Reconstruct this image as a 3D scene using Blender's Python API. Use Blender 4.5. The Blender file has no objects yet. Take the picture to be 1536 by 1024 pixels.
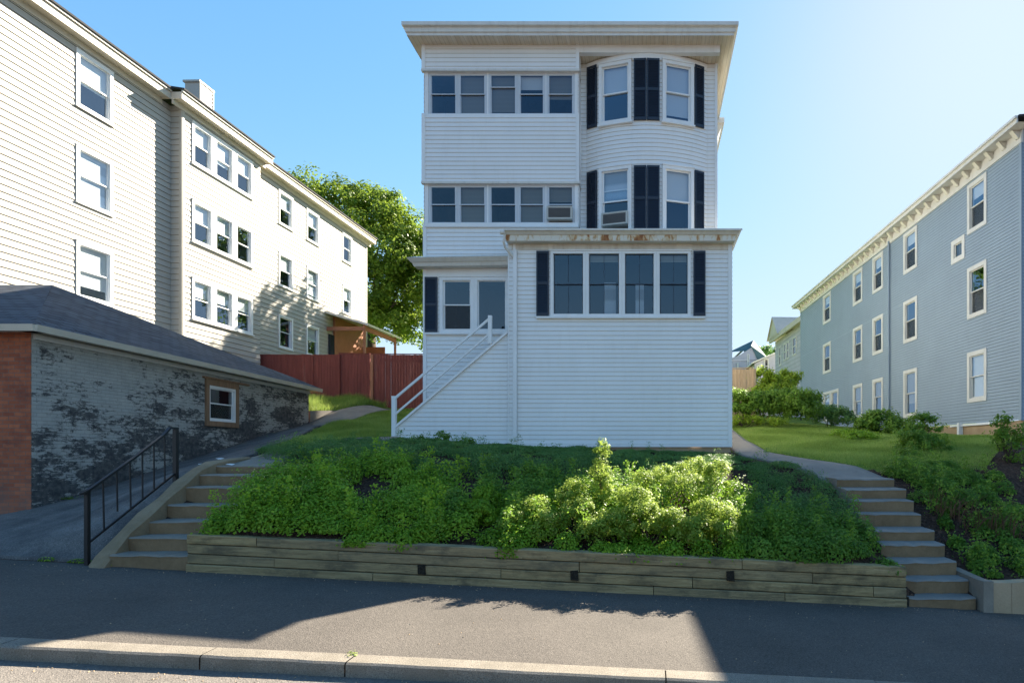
import bpy, math, random
import numpy as np
from mathutils import Vector
scn = bpy.context.scene
col = scn.collection
R = math.radians
# ------------------------------------------------------------------ camera, sky, sun, exposure
PX, PY, FL, HC = 975.0, 676.0, 900.0, 2.1      # principal point and focal length of the photograph (pixels), eye height
cam_d = bpy.data.cameras.new("camera"); cam = bpy.data.objects.new("camera", cam_d); col.objects.link(cam)
cam.location = (0, 0, HC); cam.rotation_euler = (R(90), 0, 0)
cam_d.sensor_width = 36; cam_d.lens = 36*FL/1536
cam_d.shift_x = -(PX-768)/1536; cam_d.shift_y = (PY-512)/1536
cam_d.clip_end = 2000; cam_d.clip_start = 0.05
scn.camera = cam
SUNV = Vector((0.83, 1.25, 1.0)).normalized()
SUN_EL = math.asin(SUNV.z); SUN_AZ = math.atan2(SUNV.x, SUNV.y)
wd = bpy.data.worlds.new("World"); scn.world = wd; wd.use_nodes = True
nt = wd.node_tree; bg = nt.nodes["Background"]
sky = nt.nodes.new("ShaderNodeTexSky"); sky.sky_type = 'NISHITA'; sky.sun_disc = False
sky.sun_elevation = SUN_EL; sky.sun_rotation = SUN_AZ
sky.air_density = 1.0; sky.dust_density = 0.15; sky.ozone_density = 3.0
tint = nt.nodes.new('ShaderNodeMix'); tint.data_type = 'RGBA'; tint.blend_type = 'MULTIPLY'; tint.inputs[0].default_value = 1; tint.inputs[7].default_value = (1.12, .965, 1.0, 1)
gm = nt.nodes.new('ShaderNodeGamma'); gm.inputs[1].default_value = .72; hs = nt.nodes.new('ShaderNodeHueSaturation'); hs.inputs['Saturation'].default_value = 1.45
nt.links.new(sky.outputs[0], gm.inputs[0]); nt.links.new(gm.outputs[0], hs.inputs['Color']); nt.links.new(hs.outputs[0], tint.inputs[6]); 
sp_ = nt.nodes.new('ShaderNodeSeparateColor'); cb_ = nt.nodes.new('ShaderNodeCombineColor'); nt.links.new(tint.outputs[2], sp_.inputs[0])
def mth(op, a, b):
    n = nt.nodes.new('ShaderNodeMath'); n.operation = op
    for i, v in enumerate((a, b)):
        if hasattr(v, 'is_linked'): nt.links.new(v, n.inputs[i])
        else: n.inputs[i].default_value = v
    return n.outputs[0]
for i_, k_ in enumerate((1.6, 2.0, 2.4)):      # soft shoulder so that the glare round the sun stays pale blue
    x_ = sp_.outputs[i_]; nt.links.new(mth('DIVIDE', x_, mth('POWER', mth('ADD', 1.0, mth('POWER', mth('DIVIDE', x_, k_), 4.0)), .25)), cb_.inputs[i_])
nt.links.new(cb_.outputs[0], bg.inputs[0]); bg.inputs[1].default_value = 0.108
sd = bpy.data.lights.new("sun", 'SUN'); sd.energy = 5.0; sd.angle = R(0.5); sd.color = (1.0, 0.9, 0.74)
so = bpy.data.objects.new("sun", sd); col.objects.link(so)
so.rotation_euler = (-SUNV).to_track_quat('-Z', 'Y').to_euler()
scn.view_settings.view_transform = 'Standard'; scn.view_settings.look = 'None'
scn.view_settings.exposure = 2.2; scn.view_settings.gamma = 1
rng = np.random.default_rng(7); random.seed(7)

# ------------------------------------------------------------------ helpers
def px2(px, Y): return (px-PX)/FL*Y
def pz(py, Y): return HC+(PY-py)/FL*Y
def tag(o, label=None, cat=None, group=None, kind=None):
    if label: o["label"] = label
    if cat: o["category"] = cat
    if group: o["group"] = group
    if kind: o["kind"] = kind
    return o
ORG = {}
def thing(name, loc, label, cat, group=None, kind=None):
    o = bpy.data.objects.new(name, None); col.objects.link(o); o.location = loc
    o.empty_display_size = 0.2
    ORG[o.name] = tuple(loc); return tag(o, label, cat, group, kind)
def link(o, parent=None):
    col.objects.link(o)
    if parent is not None: o.parent = parent
class Frame:
    """wall coordinates: s along the wall, n out of it, z up"""
    def __init__(f, o, u, n):
        f.o = o; l = math.hypot(*u); f.u = (u[0]/l, u[1]/l); l = math.hypot(*n); f.n = (n[0]/l, n[1]/l)
        f.flip = (f.u[0]*f.n[1]-f.u[1]*f.n[0]) < 0
    def P(f, s, n, z): return (f.o[0]+f.u[0]*s+f.n[0]*n, f.o[1]+f.u[1]*s+f.n[1]*n, z)
    def s(f, px, n=0.0):
        k = (px-PX)/FL; ox = f.o[0]+f.n[0]*n; oy = f.o[1]+f.n[1]*n
        return (k*oy-ox)/(f.u[0]-k*f.u[1])
    def Y(f, s, n=0.0): return f.o[1]+f.u[1]*s+f.n[1]*n
WORLD = Frame((0, 0), (1, 0), (0, 1))
def front(Y): return Frame((0, Y), (1, 0), (0, -1))
class MB:
    def __init__(m, fr=WORLD): m.v = []; m.f = []; m.uv = []; m.mi = []; m.fr = fr
    def face(m, pts, mi=0, uv=None, raw=False):
        b = len(m.v)
        fl = (not raw) and m.fr.flip
        for p in pts: m.v.append(p if raw else m.fr.P(*p))
        idx = list(range(b, b+len(pts)))
        if uv is None:
            zs = [p[2] for p in pts]; ns = [p[1] for p in pts]; ss = [p[0] for p in pts]
            if max(zs)-min(zs) < 1e-4: uv = [(p[0], p[1]) for p in pts]
            elif max(ss)-min(ss) < 1e-4: uv = [(p[1], p[2]) for p in pts]
            else: uv = [(p[0], p[2]) for p in pts]
        if fl: idx.reverse(); uv = list(reversed(uv))
        m.f.append(idx); m.uv.append(uv); m.mi.append(mi)
    def box(m, s0, s1, n0, n1, z0, z1, mi=0):
        if s0 > s1: s0, s1 = s1, s0
        if n0 > n1: n0, n1 = n1, n0
        if z0 > z1: z0, z1 = z1, z0
        m.hexa([(s0,n0,z0),(s1,n0,z0),(s1,n1,z0),(s0,n1,z0),(s0,n0,z1),(s1,n0,z1),(s1,n1,z1),(s0,n1,z1)], mi)
    def hexa(m, c, mi=0, raw=False):
        for q in ((0,3,2,1),(4,5,6,7),(0,1,5,4),(1,2,6,5),(2,3,7,6),(3,0,4,7)):
            m.face([c[i] for i in q], mi, raw=raw)
    def bar(m, a, b, w, h=None, mi=0):
        """rectangular bar between two points"""
        h = h or w; a = Vector(m.fr.P(*a)); b = Vector(m.fr.P(*b)); d = (b-a).normalized()
        up = Vector((0,0,1)) if abs(d.z) < .95 else Vector((0,1,0))
        x = d.cross(up).normalized()*w/2; y = x.cross(d).normalized()*h/2
        c = [a-x-y, a+x-y, a+x+y, a-x+y, b-x-y, b+x-y, b+x+y, b-x+y]
        m.hexa([tuple(p) for p in c], mi, raw=True)
    def tube(m, pts, rads, seg=8, mi=0, cap=True):
        pts = [Vector(m.fr.P(*p)) for p in pts]; rings = []
        if not hasattr(rads, '__len__'): rads = [rads]*len(pts)
        for i, p in enumerate(pts):
            d = (pts[min(i+1, len(pts)-1)]-pts[max(i-1, 0)]).normalized()
            up = Vector((0,0,1)) if abs(d.z) < .9 else Vector((0,1,0))
            x = d.cross(up).normalized(); y = x.cross(d).normalized()
            rings.append([p+(x*math.cos(2*math.pi*k/seg)+y*math.sin(2*math.pi*k/seg))*rads[i] for k in range(seg)])
        b = len(m.v)
        for r in rings: m.v.extend([tuple(p) for p in r])
        for i in range(len(rings)-1):
            for k in range(seg):
                a0 = b+i*seg+k; a1 = b+i*seg+(k+1) % seg
                m.f.append([a0, a0+seg, a1+seg, a1]); m.uv.append([(k/seg,i),(k/seg,i+1),((k+1)/seg,i+1),((k+1)/seg,i)]); m.mi.append(mi)
        if cap:
            m.f.append([b+k for k in range(seg)]); m.uv.append([(0,0)]*seg); m.mi.append(mi)
            e = b+(len(rings)-1)*seg
            m.f.append([e+k for k in reversed(range(seg))]); m.uv.append([(0,0)]*seg); m.mi.append(mi)
    def build(m, name, mats, parent=None, smooth=False):
        if not isinstance(mats, (list, tuple)): mats = [mats]
        me = bpy.data.meshes.new(name)
        og = ORG.get(parent.name, (0,0,0)) if parent is not None else (0,0,0)
        me.from_pydata([(p[0]-og[0], p[1]-og[1], p[2]-og[2]) for p in m.v], [], m.f)
        uvl = me.uv_layers.new(name="UVMap")
        flat = [c for fuv in m.uv for uv in fuv for c in uv]
        uvl.data.foreach_set("uv", flat)
        for mt in mats: me.materials.append(mt)
        me.polygons.foreach_set("material_index", m.mi)
        if smooth: me.polygons.foreach_set("use_smooth", [True]*len(m.f))
        me.update()
        o = bpy.data.objects.new(name, me); link(o, parent)
        ORG[o.name] = og
        return o

# ------------------------------------------------------------------ materials
class NT:
    def __init__(s, name):
        s.m = bpy.data.materials.new(name); s.m.use_nodes = True; s.t = s.m.node_tree
        s.b = s.t.nodes["Principled BSDF"]; s.out = s.t.nodes["Material Output"]
    def n(s, typ, **kw):
        nd = s.t.nodes.new("ShaderNode"+typ)
        for k, v in kw.items():
            if k.startswith("_"): setattr(nd, k[1:], v)
            else: nd.inputs[k.replace("__", " ")].default_value = v
        return nd
    def l(s, a, b): s.t.links.new(a, b)
    def coord(s, kind="Object", scale=(1,1,1), loc=(0,0,0)):
        tc = s.n("TexCoord"); mp = s.n("Mapping"); s.l(tc.outputs[kind], mp.inputs[0])
        mp.inputs["Scale"].default_value = scale; mp.inputs["Location"].default_value = loc; return mp.outputs[0]
    def noise(s, vec, scale, detail=4, rough=.55, dist=0):
        nd = s.n("TexNoise", Scale=scale, Detail=detail, Roughness=rough, Distortion=dist)
        s.l(vec, nd.inputs["Vector"]); return nd.outputs["Fac"]
    def ramp(s, fac, stops, interp='LINEAR'):
        nd = s.n("ValToRGB"); cr = nd.color_ramp; cr.interpolation = interp
        while len(cr.elements) < len(stops): cr.elements.new(.5)
        for e, (p, c) in zip(cr.elements, stops):
            e.position = p; e.color = (*c, 1) if hasattr(c, '__len__') else (c, c, c, 1)
        s.l(fac, nd.inputs[0]); return nd.outputs[0]
    def mix(s, fac, a, b, mode='MIX'):
        nd = s.t.nodes.new("ShaderNodeMix"); nd.data_type = 'RGBA'; nd.blend_type = mode
        for sock, val in ((nd.inputs[0], fac), (nd.inputs[6], a), (nd.inputs[7], b)):
            if hasattr(val, 'is_linked'): s.l(val, sock)
            elif hasattr(val, '__len__'): sock.default_value = (*val, 1)
            else: sock.default_value = val
        return nd.outputs[2]
    def math(s, op, a, b=0.0, c=0.0, clamp=False):
        nd = s.n("Math", _operation=op, _use_clamp=clamp)
        for i, v in enumerate((a, b, c)):
            if hasattr(v, 'is_linked'): s.l(v, nd.inputs[i])
            else: nd.inputs[i].default_value = v
        return nd.outputs[0]
    def bump(s, h, strength=.3, dist=.01):
        nd = s.n("Bump", Strength=strength, Distance=dist); s.l(h, nd.inputs["Height"]); s.l(nd.outputs[0], s.b.inputs["Normal"]); return nd
    def col(s, c):
        if hasattr(c, 'is_linked'): s.l(c, s.b.inputs["Base Color"])
        else: s.b.inputs["Base Color"].default_value = (*c, 1)
    def rough(s, r, spec=.5): 
        s.b.inputs["Roughness"].default_value = r; s.b.inputs["Specular IOR Level"].default_value = spec
def paint(name, c, rough=.5, var=.08, spec=.4, bump=0.0, scale=1.5, dirt=None, dirt_amt=.25):
    s = NT(name); v = s.coord()
    f = s.noise(v, scale, 5, .6)
    c2 = tuple(x*(1-var*2) for x in c); cc = s.ramp(f, [(.3, c2), (.7, c)])
    if dirt:
        g = s.noise(s.coord(scale=(3, 3, .5)), 2.2, 6, .65)
        cc = s.mix(s.math('MULTIPLY', s.ramp(g, [(.5, 0.0), (.75, 1.0)]), dirt_amt), cc, dirt)
    s.col(cc); s.rough(rough, spec)
    if bump: s.bump(s.noise(v, 60, 4), bump, .003)
    return s.m
def plain(name, c, rough=.6, spec=.3): return paint(name, c, rough, .04, spec)
M = {}
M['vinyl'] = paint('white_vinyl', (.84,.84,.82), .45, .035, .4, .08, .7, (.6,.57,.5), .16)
M['vinyl_lip'] = paint('vinyl_lap_shade_and_dirt', (.62,.57,.47), .7, .1)  # beige dirt colour that also paints in the weak shadow line of each lap
M['trim'] = paint('white_trim', (.84,.84,.82), .4, .04, .4, 0, 2, (.55,.5,.42), .2)
M['trim_cream'] = paint('cream_trim', (.62,.56,.45), .5, .06)
M['soffit'] = paint('soffit_metal', (.74,.68,.58), .6, .1, .3, 0, 3, (.40,.30,.2), .5)
M['gutter'] = paint('gutter_metal', (.74,.71,.64), .4, .06, .5, 0, 2, (.45,.4,.32), .4)
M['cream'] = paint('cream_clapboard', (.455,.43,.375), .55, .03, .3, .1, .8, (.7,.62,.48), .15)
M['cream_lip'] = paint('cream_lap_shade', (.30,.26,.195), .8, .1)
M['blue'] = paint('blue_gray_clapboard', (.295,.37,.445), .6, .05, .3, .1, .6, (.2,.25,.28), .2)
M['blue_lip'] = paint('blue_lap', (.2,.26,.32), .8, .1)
M['white_aged'] = paint('aged_white_wood', (.68,.67,.63), .6, .06, .3, .1, 2, (.5,.46,.38), .35)
M['shutter'] = paint('navy_shutter', (.02,.03,.05), .45, .1, .4)
M['room'] = plain('dark_room', (.03,.034,.045), .9)
M['porch_room'] = paint('porch_room', (.10,.09,.075), .9, .3, .2, 0, 1.2)
M['alu'] = paint('aluminium', (.62,.64,.66), .35, .05, .6)
M['blind'] = None
M['iron'] = paint('black_iron', (.012,.012,.014), .45, .2, .5, .2)
M['stump'] = paint('bark', (.11,.08,.06), .9, .25, .1, .6, 6)
M['ac'] = paint('ac_plastic', (.55,.54,.48), .5, .1)
M['ac_grille'] = paint('ac_grille', (.12,.12,.12), .6, .1)
M['tar'] = paint('roof_tar', (.04,.04,.045), .9, .2)
M['brownwood'] = paint('brown_porch_wood', (.42,.17,.09), .6, .12)
M['teal'] = paint('teal_slate', (.09,.17,.18), .8, .15)
M['far_gray'] = paint('far_gray_wall', (.50,.49,.55), .8, .08)
M['far_cream'] = paint('far_cream_roof', (.58,.53,.44), .8, .08)
M['litter'] = plain('litter', (.75,.75,.72), .7)
def mk_blind(name, c, f=28.0):
    s = NT(name); v = s.coord("Object"); w = s.n("TexWave", Scale=f/6.283, _wave_type='BANDS', _bands_direction='Z'); s.l(v, w.inputs[0])
    s.col(s.ramp(w.outputs[1], [(.25, tuple(x*.62 for x in c)), (.6, c)])); s.rough(.6)
    return s.m
M['blind'] = mk_blind('white_blind', (.72,.72,.70), 90)
M['curtain'] = mk_blind('pale_curtain', (.6,.62,.64), 3)
M['shade'] = plain('roller_shade', (.62,.62,.6), .7)
M['beige_blind'] = mk_blind('beige_blind', (.24,.21,.155), 58)
M['screen'] = plain('insect_screen', (.1,.11,.12), .8)
def mk_glass(name, base, tint, fk=1.0):
    s = NT(name); t = s.t; t.nodes.remove(s.b)
    tr = s.n("BsdfTransparent"); tr.inputs[0].default_value = (*tint, 1)
    gl = s.n("BsdfGlossy"); gl.inputs["Roughness"].default_value = .015; gl.inputs[0].default_value = (.62,.8,1,1)
    nz = s.noise(s.coord(), 1.3, 2); bp = s.n("Bump", Strength=.12, Distance=.02); s.l(nz, bp.inputs["Height"]); s.l(bp.outputs[0], gl.inputs["Normal"])
    fr = s.n("Fresnel", IOR=1.5); f = s.math('ADD', s.math('MULTIPLY', fr.outputs[0], fk), base, clamp=True)
    mx = s.n("MixShader"); s.l(f, mx.inputs[0]); s.l(tr.outputs[0], mx.inputs[1]); s.l(gl.outputs[0], mx.inputs[2]); s.l(mx.outputs[0], s.out.inputs[0])
    return s.m
M['glass'] = mk_glass('window_glass', .055, (.8,.85,.88))
M['glass_l'] = mk_glass('left_house_glass', .05, (.85,.9,.93), .16)
M['glass_g'] = mk_glass('garage_glass', .08, (.6,.65,.65), .08)
M['glass_dark'] = mk_glass('dusty_window_glass', .02, (.75,.78,.8))
M['glass_r'] = mk_glass('side_window_glass', .03, (.8,.84,.86), .25)
# masonry, paving, wood, roofing
def mk_brick():
    s = NT('red_brick'); uv = s.coord("UV")
    b = s.n("TexBrick", Scale=1.0, Mortar__Size=.006) if False else s.n("TexBrick")
    b.inputs["Scale"].default_value = 1; b.inputs["Mortar Size"].default_value = .006; b.inputs["Brick Width"].default_value = .21; b.inputs["Row Height"].default_value = .072
    b.inputs["Color1"].default_value = (.48,.15,.07,1); b.inputs["Color2"].default_value = (.32,.09,.045,1); b.inputs["Mortar"].default_value = (.2,.13,.1,1)
    s.l(uv, b.inputs[0]); nz = s.noise(uv, 2.5, 8, .7); c = s.mix(s.ramp(nz, [(.45,0.0),(.7,.7)]), b.outputs[0], (.13,.05,.04))
    sz = s.n("SeparateXYZ"); s.l(uv, sz.inputs[0])
    lowm = s.math('MULTIPLY', s.math('SUBTRACT', 1.9, sz.outputs[1], clamp=True), s.ramp(nz, [(.35,0.0),(.65,1.0)]))
    c = s.mix(s.math('MULTIPLY', lowm, .6), c, (.22,.18,.15))
    s.col(c); s.rough(.85, .2); s.bump(b.outputs[1], -.5, .006); return s.m
def mk_peel():
    s = NT('peeling_paint_brick'); uv = s.coord("UV")
    b = s.n("TexBrick"); b.inputs["Scale"].default_value = 1; b.inputs["Mortar Size"].default_value = .005; b.inputs["Brick Width"].default_value = .21; b.inputs["Row Height"].default_value = .072
    b.inputs["Color1"].default_value = (.9,.9,.9,1); b.inputs["Color2"].default_value = (.55,.55,.55,1); b.inputs["Mortar"].default_value = (0.2,.2,.2,1)
    s.l(uv, b.inputs[0])
    big = s.noise(s.coord("UV", (.8,2.0,1)), 1.0, 3, .6, .3); med = s.noise(s.coord("UV", (1,2.6,1), (7,3,0)), 5.5, 11, .8, .4)
    sz = s.n("SeparateXYZ"); s.l(uv, sz.inputs[0])
    low = s.math('MULTIPLY', s.math('SUBTRACT', 3.1, s.math('SUBTRACT', sz.outputs[1], s.math('MULTIPLY', sz.outputs[0], .16))), .05)
    brk = s.math('MULTIPLY', s.math('SUBTRACT', .7, b.outputs[0]), .05)
    sm = s.math('ADD', s.math('ADD', s.math('MULTIPLY', big, .5), s.math('MULTIPLY', med, .62)), s.math('ADD', low, brk))
    mask = s.ramp(sm, [(.59, 0.0), (.62, 1.0)])
    pn = s.noise(uv, 3.0, 6); pnt = s.ramp(pn, [(.3, (.33,.33,.30)), (.7, (.44,.43,.39))])
    pnt = s.mix(s.math('MULTIPLY', b.outputs[1], .35), pnt, (.15,.15,.15))
    raw = s.ramp(s.noise(uv, 9, 5), [(.3, (.04,.04,.043)), (.75, (.15,.145,.135))])
    s.col(s.mix(mask, pnt, raw)); s.rough(.8, .25)
    s.bump(s.math('SUBTRACT', s.math('MULTIPLY', b.outputs[1], -.8), s.math('MULTIPLY', mask, .5)), .6, .008); return s.m
def mk_concrete(name, c1, c2, sc=1.0):
    s = NT(name); v = s.coord(); f = s.noise(v, 1.3*sc, 8, .7); g = s.noise(v, 40, 3)
    cc = s.ramp(f, [(.3, c1), (.7, c2)]); cc = s.mix(s.math('MULTIPLY', g, .35), cc, tuple(x*.5 for x in c1))
    s.col(cc); s.rough(.9, .2); s.bump(s.math('ADD', g, f), .5, .012); return s.m
def mk_asphalt(name, c1, c2, patch=.5):
    s = NT(name); v = s.coord()
    f = s.noise(v, patch, 6, .65); cc = s.ramp(f, [(.3, c1), (.7, c2)])
    vo = s.n("TexVoronoi", Scale=95.0); s.l(v, vo.inputs["Vector"])
    sp = s.ramp(vo.outputs["Color"], [(.0, .55), (.6, 1.0), (.92, 1.25), (1.0, 2.3)])
    cc = s.mix(1.0, cc, sp, 'MULTIPLY'); s.col(cc); s.rough(.92, .25)
    s.bump(s.math('ADD', vo.outputs["Distance"], s.noise(v, 30, 4)), .55, .008); return s.m
def mk_granite():
    s = NT('granite'); v = s.coord(); g = s.noise(v, 120, 3, .7); f = s.noise(v, 4, 6)
    cc = s.ramp(g, [(.3, (.09,.075,.06)), (.5, (.23,.20,.16)), (.75, (.38,.34,.28))])
    cc = s.mix(s.ramp(f, [(.4,0.0),(.75,.6)]), cc, (.14,.12,.09)); s.col(cc); s.rough(.85,.3); s.bump(s.math('ADD', g, f), .7, .012); return s.m
def mk_timber():
    s = NT('weathered_timber'); uv = s.coord("UV", (.7, 14, 1)); oi = s.n("ObjectInfo")
    ad = s.n("VectorMath", _operation='ADD'); s.l(uv, ad.inputs[0]); s.l(s.math('MULTIPLY', oi.outputs["Random"], 37.0), ad.inputs[1])
    f = s.noise(ad.outputs[0], 2.0, 9, .7, .6); st = s.noise(s.coord("UV", (1.6, 2.5, 1)), 1.1, 6, .7)
    cc = s.ramp(f, [(.3, (.15,.105,.05)), (.55, (.38,.28,.135)), (.8, (.56,.43,.24))])
    cc = s.mix(s.ramp(st, [(.46,0.0),(.66,.75)]), cc, (.06,.052,.035))
    cc = s.mix(s.math('MULTIPLY', oi.outputs["Random"], .35), cc, (.16,.145,.11))
    s.col(cc); s.rough(.9,.2); s.bump(f, .8, .012); return s.m
def mk_fence(name, c, f2):
    s = NT(name); v = s.coord("Object", (1,1,.12)); f = s.noise(v, 9, 6, .7)
    cc = s.ramp(f, [(.3, tuple(x*.62 for x in c)), (.7, c)]); cc = s.mix(s.ramp(s.noise(v, 3, 5), [(.62,0.0),(.8,.5)]), cc, f2)
    s.col(cc); s.rough(.75,.25); s.bump(f, .4, .006); return s.m
def mk_shingle():
    s = NT('asphalt_shingle'); uv = s.coord("UV"); nz = s.n("TexNoise", Scale=1.2, Detail=3); s.l(uv, nz.inputs[0])
    ad = s.n("VectorMath", _operation='MULTIPLY_ADD'); s.l(nz.outputs["Color"], ad.inputs[0]); ad.inputs[1].default_value = (.05,.09,0); s.l(uv, ad.inputs[2])
    b = s.n("TexBrick"); b.inputs["Scale"].default_value = 1; b.inputs["Mortar Size"].default_value = .016; b.inputs["Brick Width"].default_value = .34; b.inputs["Row Height"].default_value = .14
    b.inputs["Color1"].default_value = (.085,.10,.12,1); b.inputs["Color2"].default_value = (.04,.045,.06,1); b.inputs["Mortar"].default_value = (.014,.015,.018,1)
    s.l(ad.outputs[0], b.inputs[0]); g = s.noise(s.coord('UV', (.5,5,1)), 2.4, 6, .7)
    cc = s.mix(s.ramp(g, [(.45,0.0),(.75,.7)]), b.outputs[0], (.13,.15,.165)); s.col(cc); s.rough(.85,.3)
    s.bump(b.outputs[1], -.9, .02); return s.m
def mk_rust():
    s = NT('rust_streaked_fascia'); v = s.coord("Object", (1,.01,.35)); a = s.noise(v, 9, 4, .6, .5); b = s.noise(s.coord("Object", (1,.01,.05)), 1.6, 2)
    t = s.math('ADD', s.math('MULTIPLY', a, .7), s.math('MULTIPLY', b, .45))
    cc = s.ramp(t, [(.54, (.72,.69,.6)), (.60, (.62,.5,.32)), (.655, (.42,.2,.07)), (.75, (.25,.09,.03))]); s.col(cc); s.rough(.7); return s.m
def mk_soffit():
    s = NT('grooved_soffit'); v = s.coord(); sx = s.n("SeparateXYZ"); s.l(v, sx.inputs[0])
    fr = s.math('FRACT', s.math('MULTIPLY', sx.outputs[0], 9.0)); gr = s.ramp(fr, [(.0, .55), (.12, 1.0)])
    st = s.noise(s.coord("Object", (1,.12,1)), 6, 5, .7); c = s.ramp(st, [(.35, (.72,.66,.55)), (.6, (.62,.53,.4)), (.78, (.42,.3,.18))])
    s.col(s.mix(1.0, c, gr, 'MULTIPLY')); s.rough(.6); return s.m
M['brick'] = mk_brick(); M['peel'] = mk_peel(); M['timber'] = mk_timber(); M['granite'] = mk_granite()
M['concrete'] = mk_concrete('old_concrete', (.20,.17,.135), (.33,.29,.235)); M['concrete_gray'] = mk_concrete('gray_concrete', (.19,.175,.155), (.30,.275,.24))
M['tan_conc'] = mk_concrete('tan_concrete', (.37,.26,.155), (.52,.385,.25))
M['riser'] = mk_concrete('shaded_brown_riser', (.20,.13,.07), (.33,.225,.13), 1.6)  # browner and darker than the treads, riser shade put into the colour
M['cheek'] = mk_concrete('worn_tan_cheek', (.22,.155,.09), (.38,.28,.175), 1.2)
M['asphalt'] = mk_asphalt('sidewalk_asphalt', (.082,.072,.062), (.118,.103,.088), .6)
M['road'] = mk_asphalt('road_asphalt', (.13,.115,.1), (.18,.16,.14), .4)
M['drive'] = mk_asphalt('driveway_asphalt', (.062,.058,.056), (.19,.175,.16), 1.6)
M['redfence'] = mk_fence('red_fence_paint', (.24,.065,.052), (.42,.22,.17)); M['tanfence'] = mk_fence('bare_fence_wood', (.42,.31,.20), (.3,.25,.18))
M['oldwood'] = mk_fence('old_frame_wood', (.32,.19,.11), (.2,.15,.11))
M['shingle'] = mk_shingle(); M['rust'] = mk_rust(); M['soffit2'] = mk_soffit()
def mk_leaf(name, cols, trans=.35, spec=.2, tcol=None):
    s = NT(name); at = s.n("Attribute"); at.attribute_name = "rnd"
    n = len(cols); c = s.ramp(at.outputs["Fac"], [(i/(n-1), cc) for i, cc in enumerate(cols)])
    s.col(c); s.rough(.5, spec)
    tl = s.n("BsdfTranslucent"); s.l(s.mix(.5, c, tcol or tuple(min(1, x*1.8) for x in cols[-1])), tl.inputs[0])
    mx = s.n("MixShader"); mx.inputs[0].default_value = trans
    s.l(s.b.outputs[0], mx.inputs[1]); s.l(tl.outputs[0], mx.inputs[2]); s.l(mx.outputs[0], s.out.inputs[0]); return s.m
M['leaf'] = mk_leaf('shrub_leaf', [(.06,.13,.015), (.12,.23,.025), (.21,.34,.045)])
M['leaf_light'] = mk_leaf('light_leaf', [(.12,.21,.02), (.21,.31,.035), (.36,.44,.10)], .4)
M['leaf_mid'] = mk_leaf('fresh_leaf', [(.09,.18,.01), (.18,.32,.02), (.30,.45,.04)])
M['leaf_blue'] = mk_leaf('juniper_leaf', [(.055,.13,.03), (.11,.22,.05), (.18,.31,.08)], .25)
M['leaf_tree'] = mk_leaf('tree_leaf', [(.06,.12,.012), (.12,.20,.02), (.21,.28,.035)], .4)
M['leaf_vine'] = mk_leaf('vine_leaf', [(0.108,0.203,0.020), (0.216,0.324,0.027), (0.378,0.459,0.054)], .45)
M['grass'] = mk_leaf('grass_blade', [(.13,.21,.03), (.20,.31,.05), (.34,.42,.11)], .3)
M['twig'] = paint('dry_twig', (.20,.11,.07), .9, .3, .1)
# ------------------------------------------------------------------ terrain
def zs(X): return .079-.05*np.clip(X, -60, 60)          # the street falls to the right
CP = [(-11.1,8.5,.60),(-11.34,11,1.0),(-11.6,14,1.6),(-11.87,17,2.19),(-12.1,19.5,2.7),(-12.31,21.64,3.12),(-13,8.6,.6),(-13,11,.75),(-16,11,.8),(-20,9,1.05),(-20,14,1.6),
 (-7.95,8.5,.47),(-7.95,9.3,1.02),(-7.95,10.1,1.5),(-7.9,10.6,1.76),(-7.9,12,2.0),(-8.6,13.5,2.16),(-10.1,18,2.78),(-10.6,21,3.15),(-10.7,25,3.74),
 (-9.5,8.6,.56),(-9.5,10,1.0),(-9.7,12,1.52),(-10.3,15,2.1),(-7.1,8.6,.3),(-7.1,9.5,.9),(-7.1,10.5,1.5),(-7.1,11.2,1.78),(-7.2,12,1.95),
 (-6.4,8.75,.88),(-4,8.75,.77),(-1.5,8.75,.64),(1,8.75,.52),(3.4,8.75,.40),(-5.5,10.5,1.6),(-1.5,10.5,1.27),(1,10.5,1.1),(3,10.5,.95),
 (-5,13,2.1),(-1.5,13,1.88),(1,13,1.75),(3,13,1.7),(-6.5,15.3,2.42),(-3,15.3,2.17),(0,15.3,2.1),(2.1,15.3,2.05),(-6.5,13.5,2.2),
 (-8.2,15.5,2.45),(-8.5,17,2.66),(-8,20,3.1),(-8,25,3.8),(-16,25.5,4.1),(-13,25.5,4.1),(-11.4,24.3,3.95),(-9,26,4.05),(-13,23,3.75),(-6,18,2.6),(-2,20,2.9),
 (-15,30,4.5),(-15,40,5),(0,40,5),(0,28,3.8),(2.6,16,2.2),(3,19,2.62),(2.7,22,3.0),(5,20,2.79),(5.8,16,2.24),(5.07,12.5,1.72),(6.4,13,1.85),(7.3,12.5,1.72),(8.5,13,1.85),
 (4.95,8.7,.18),(8,8.7,.12),(5.6,9.5,.5),(5.6,10.5,1.0),(5.0,10.5,.95),(5.0,9.5,.4),(5.0,11.5,1.4),(6.5,11.3,1.25),(8,10,.75),(8,11.3,1.3),(10.5,17,2.45),(10.2,21,2.65),(9.5,28,3.1),(5,25,3.3),(5,35,4.2),(9,36,3.9),
 (14,12,1.4),(20,17,2.2),(20,9,-.5),(14,9,-.1),(4.1,8.7,-.15),(4.1,9.5,.35),(4.1,10.5,.85),(4.1,11.4,1.25),(4.05,12.5,1.62),(4.0,13.1,1.78),(3.2,14.2,1.92),(20,35,4.2),(-20,30,4.2)]
_c = np.array(CP); _n = len(_c)
def _phi(r2): return np.where(r2 > 1e-12, r2*np.log(np.maximum(r2, 1e-12))*.5, 0)
_A = np.zeros((_n+3, _n+3)); _d2 = ((_c[:, None, :2]-_c[None, :, :2])**2).sum(-1)
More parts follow.
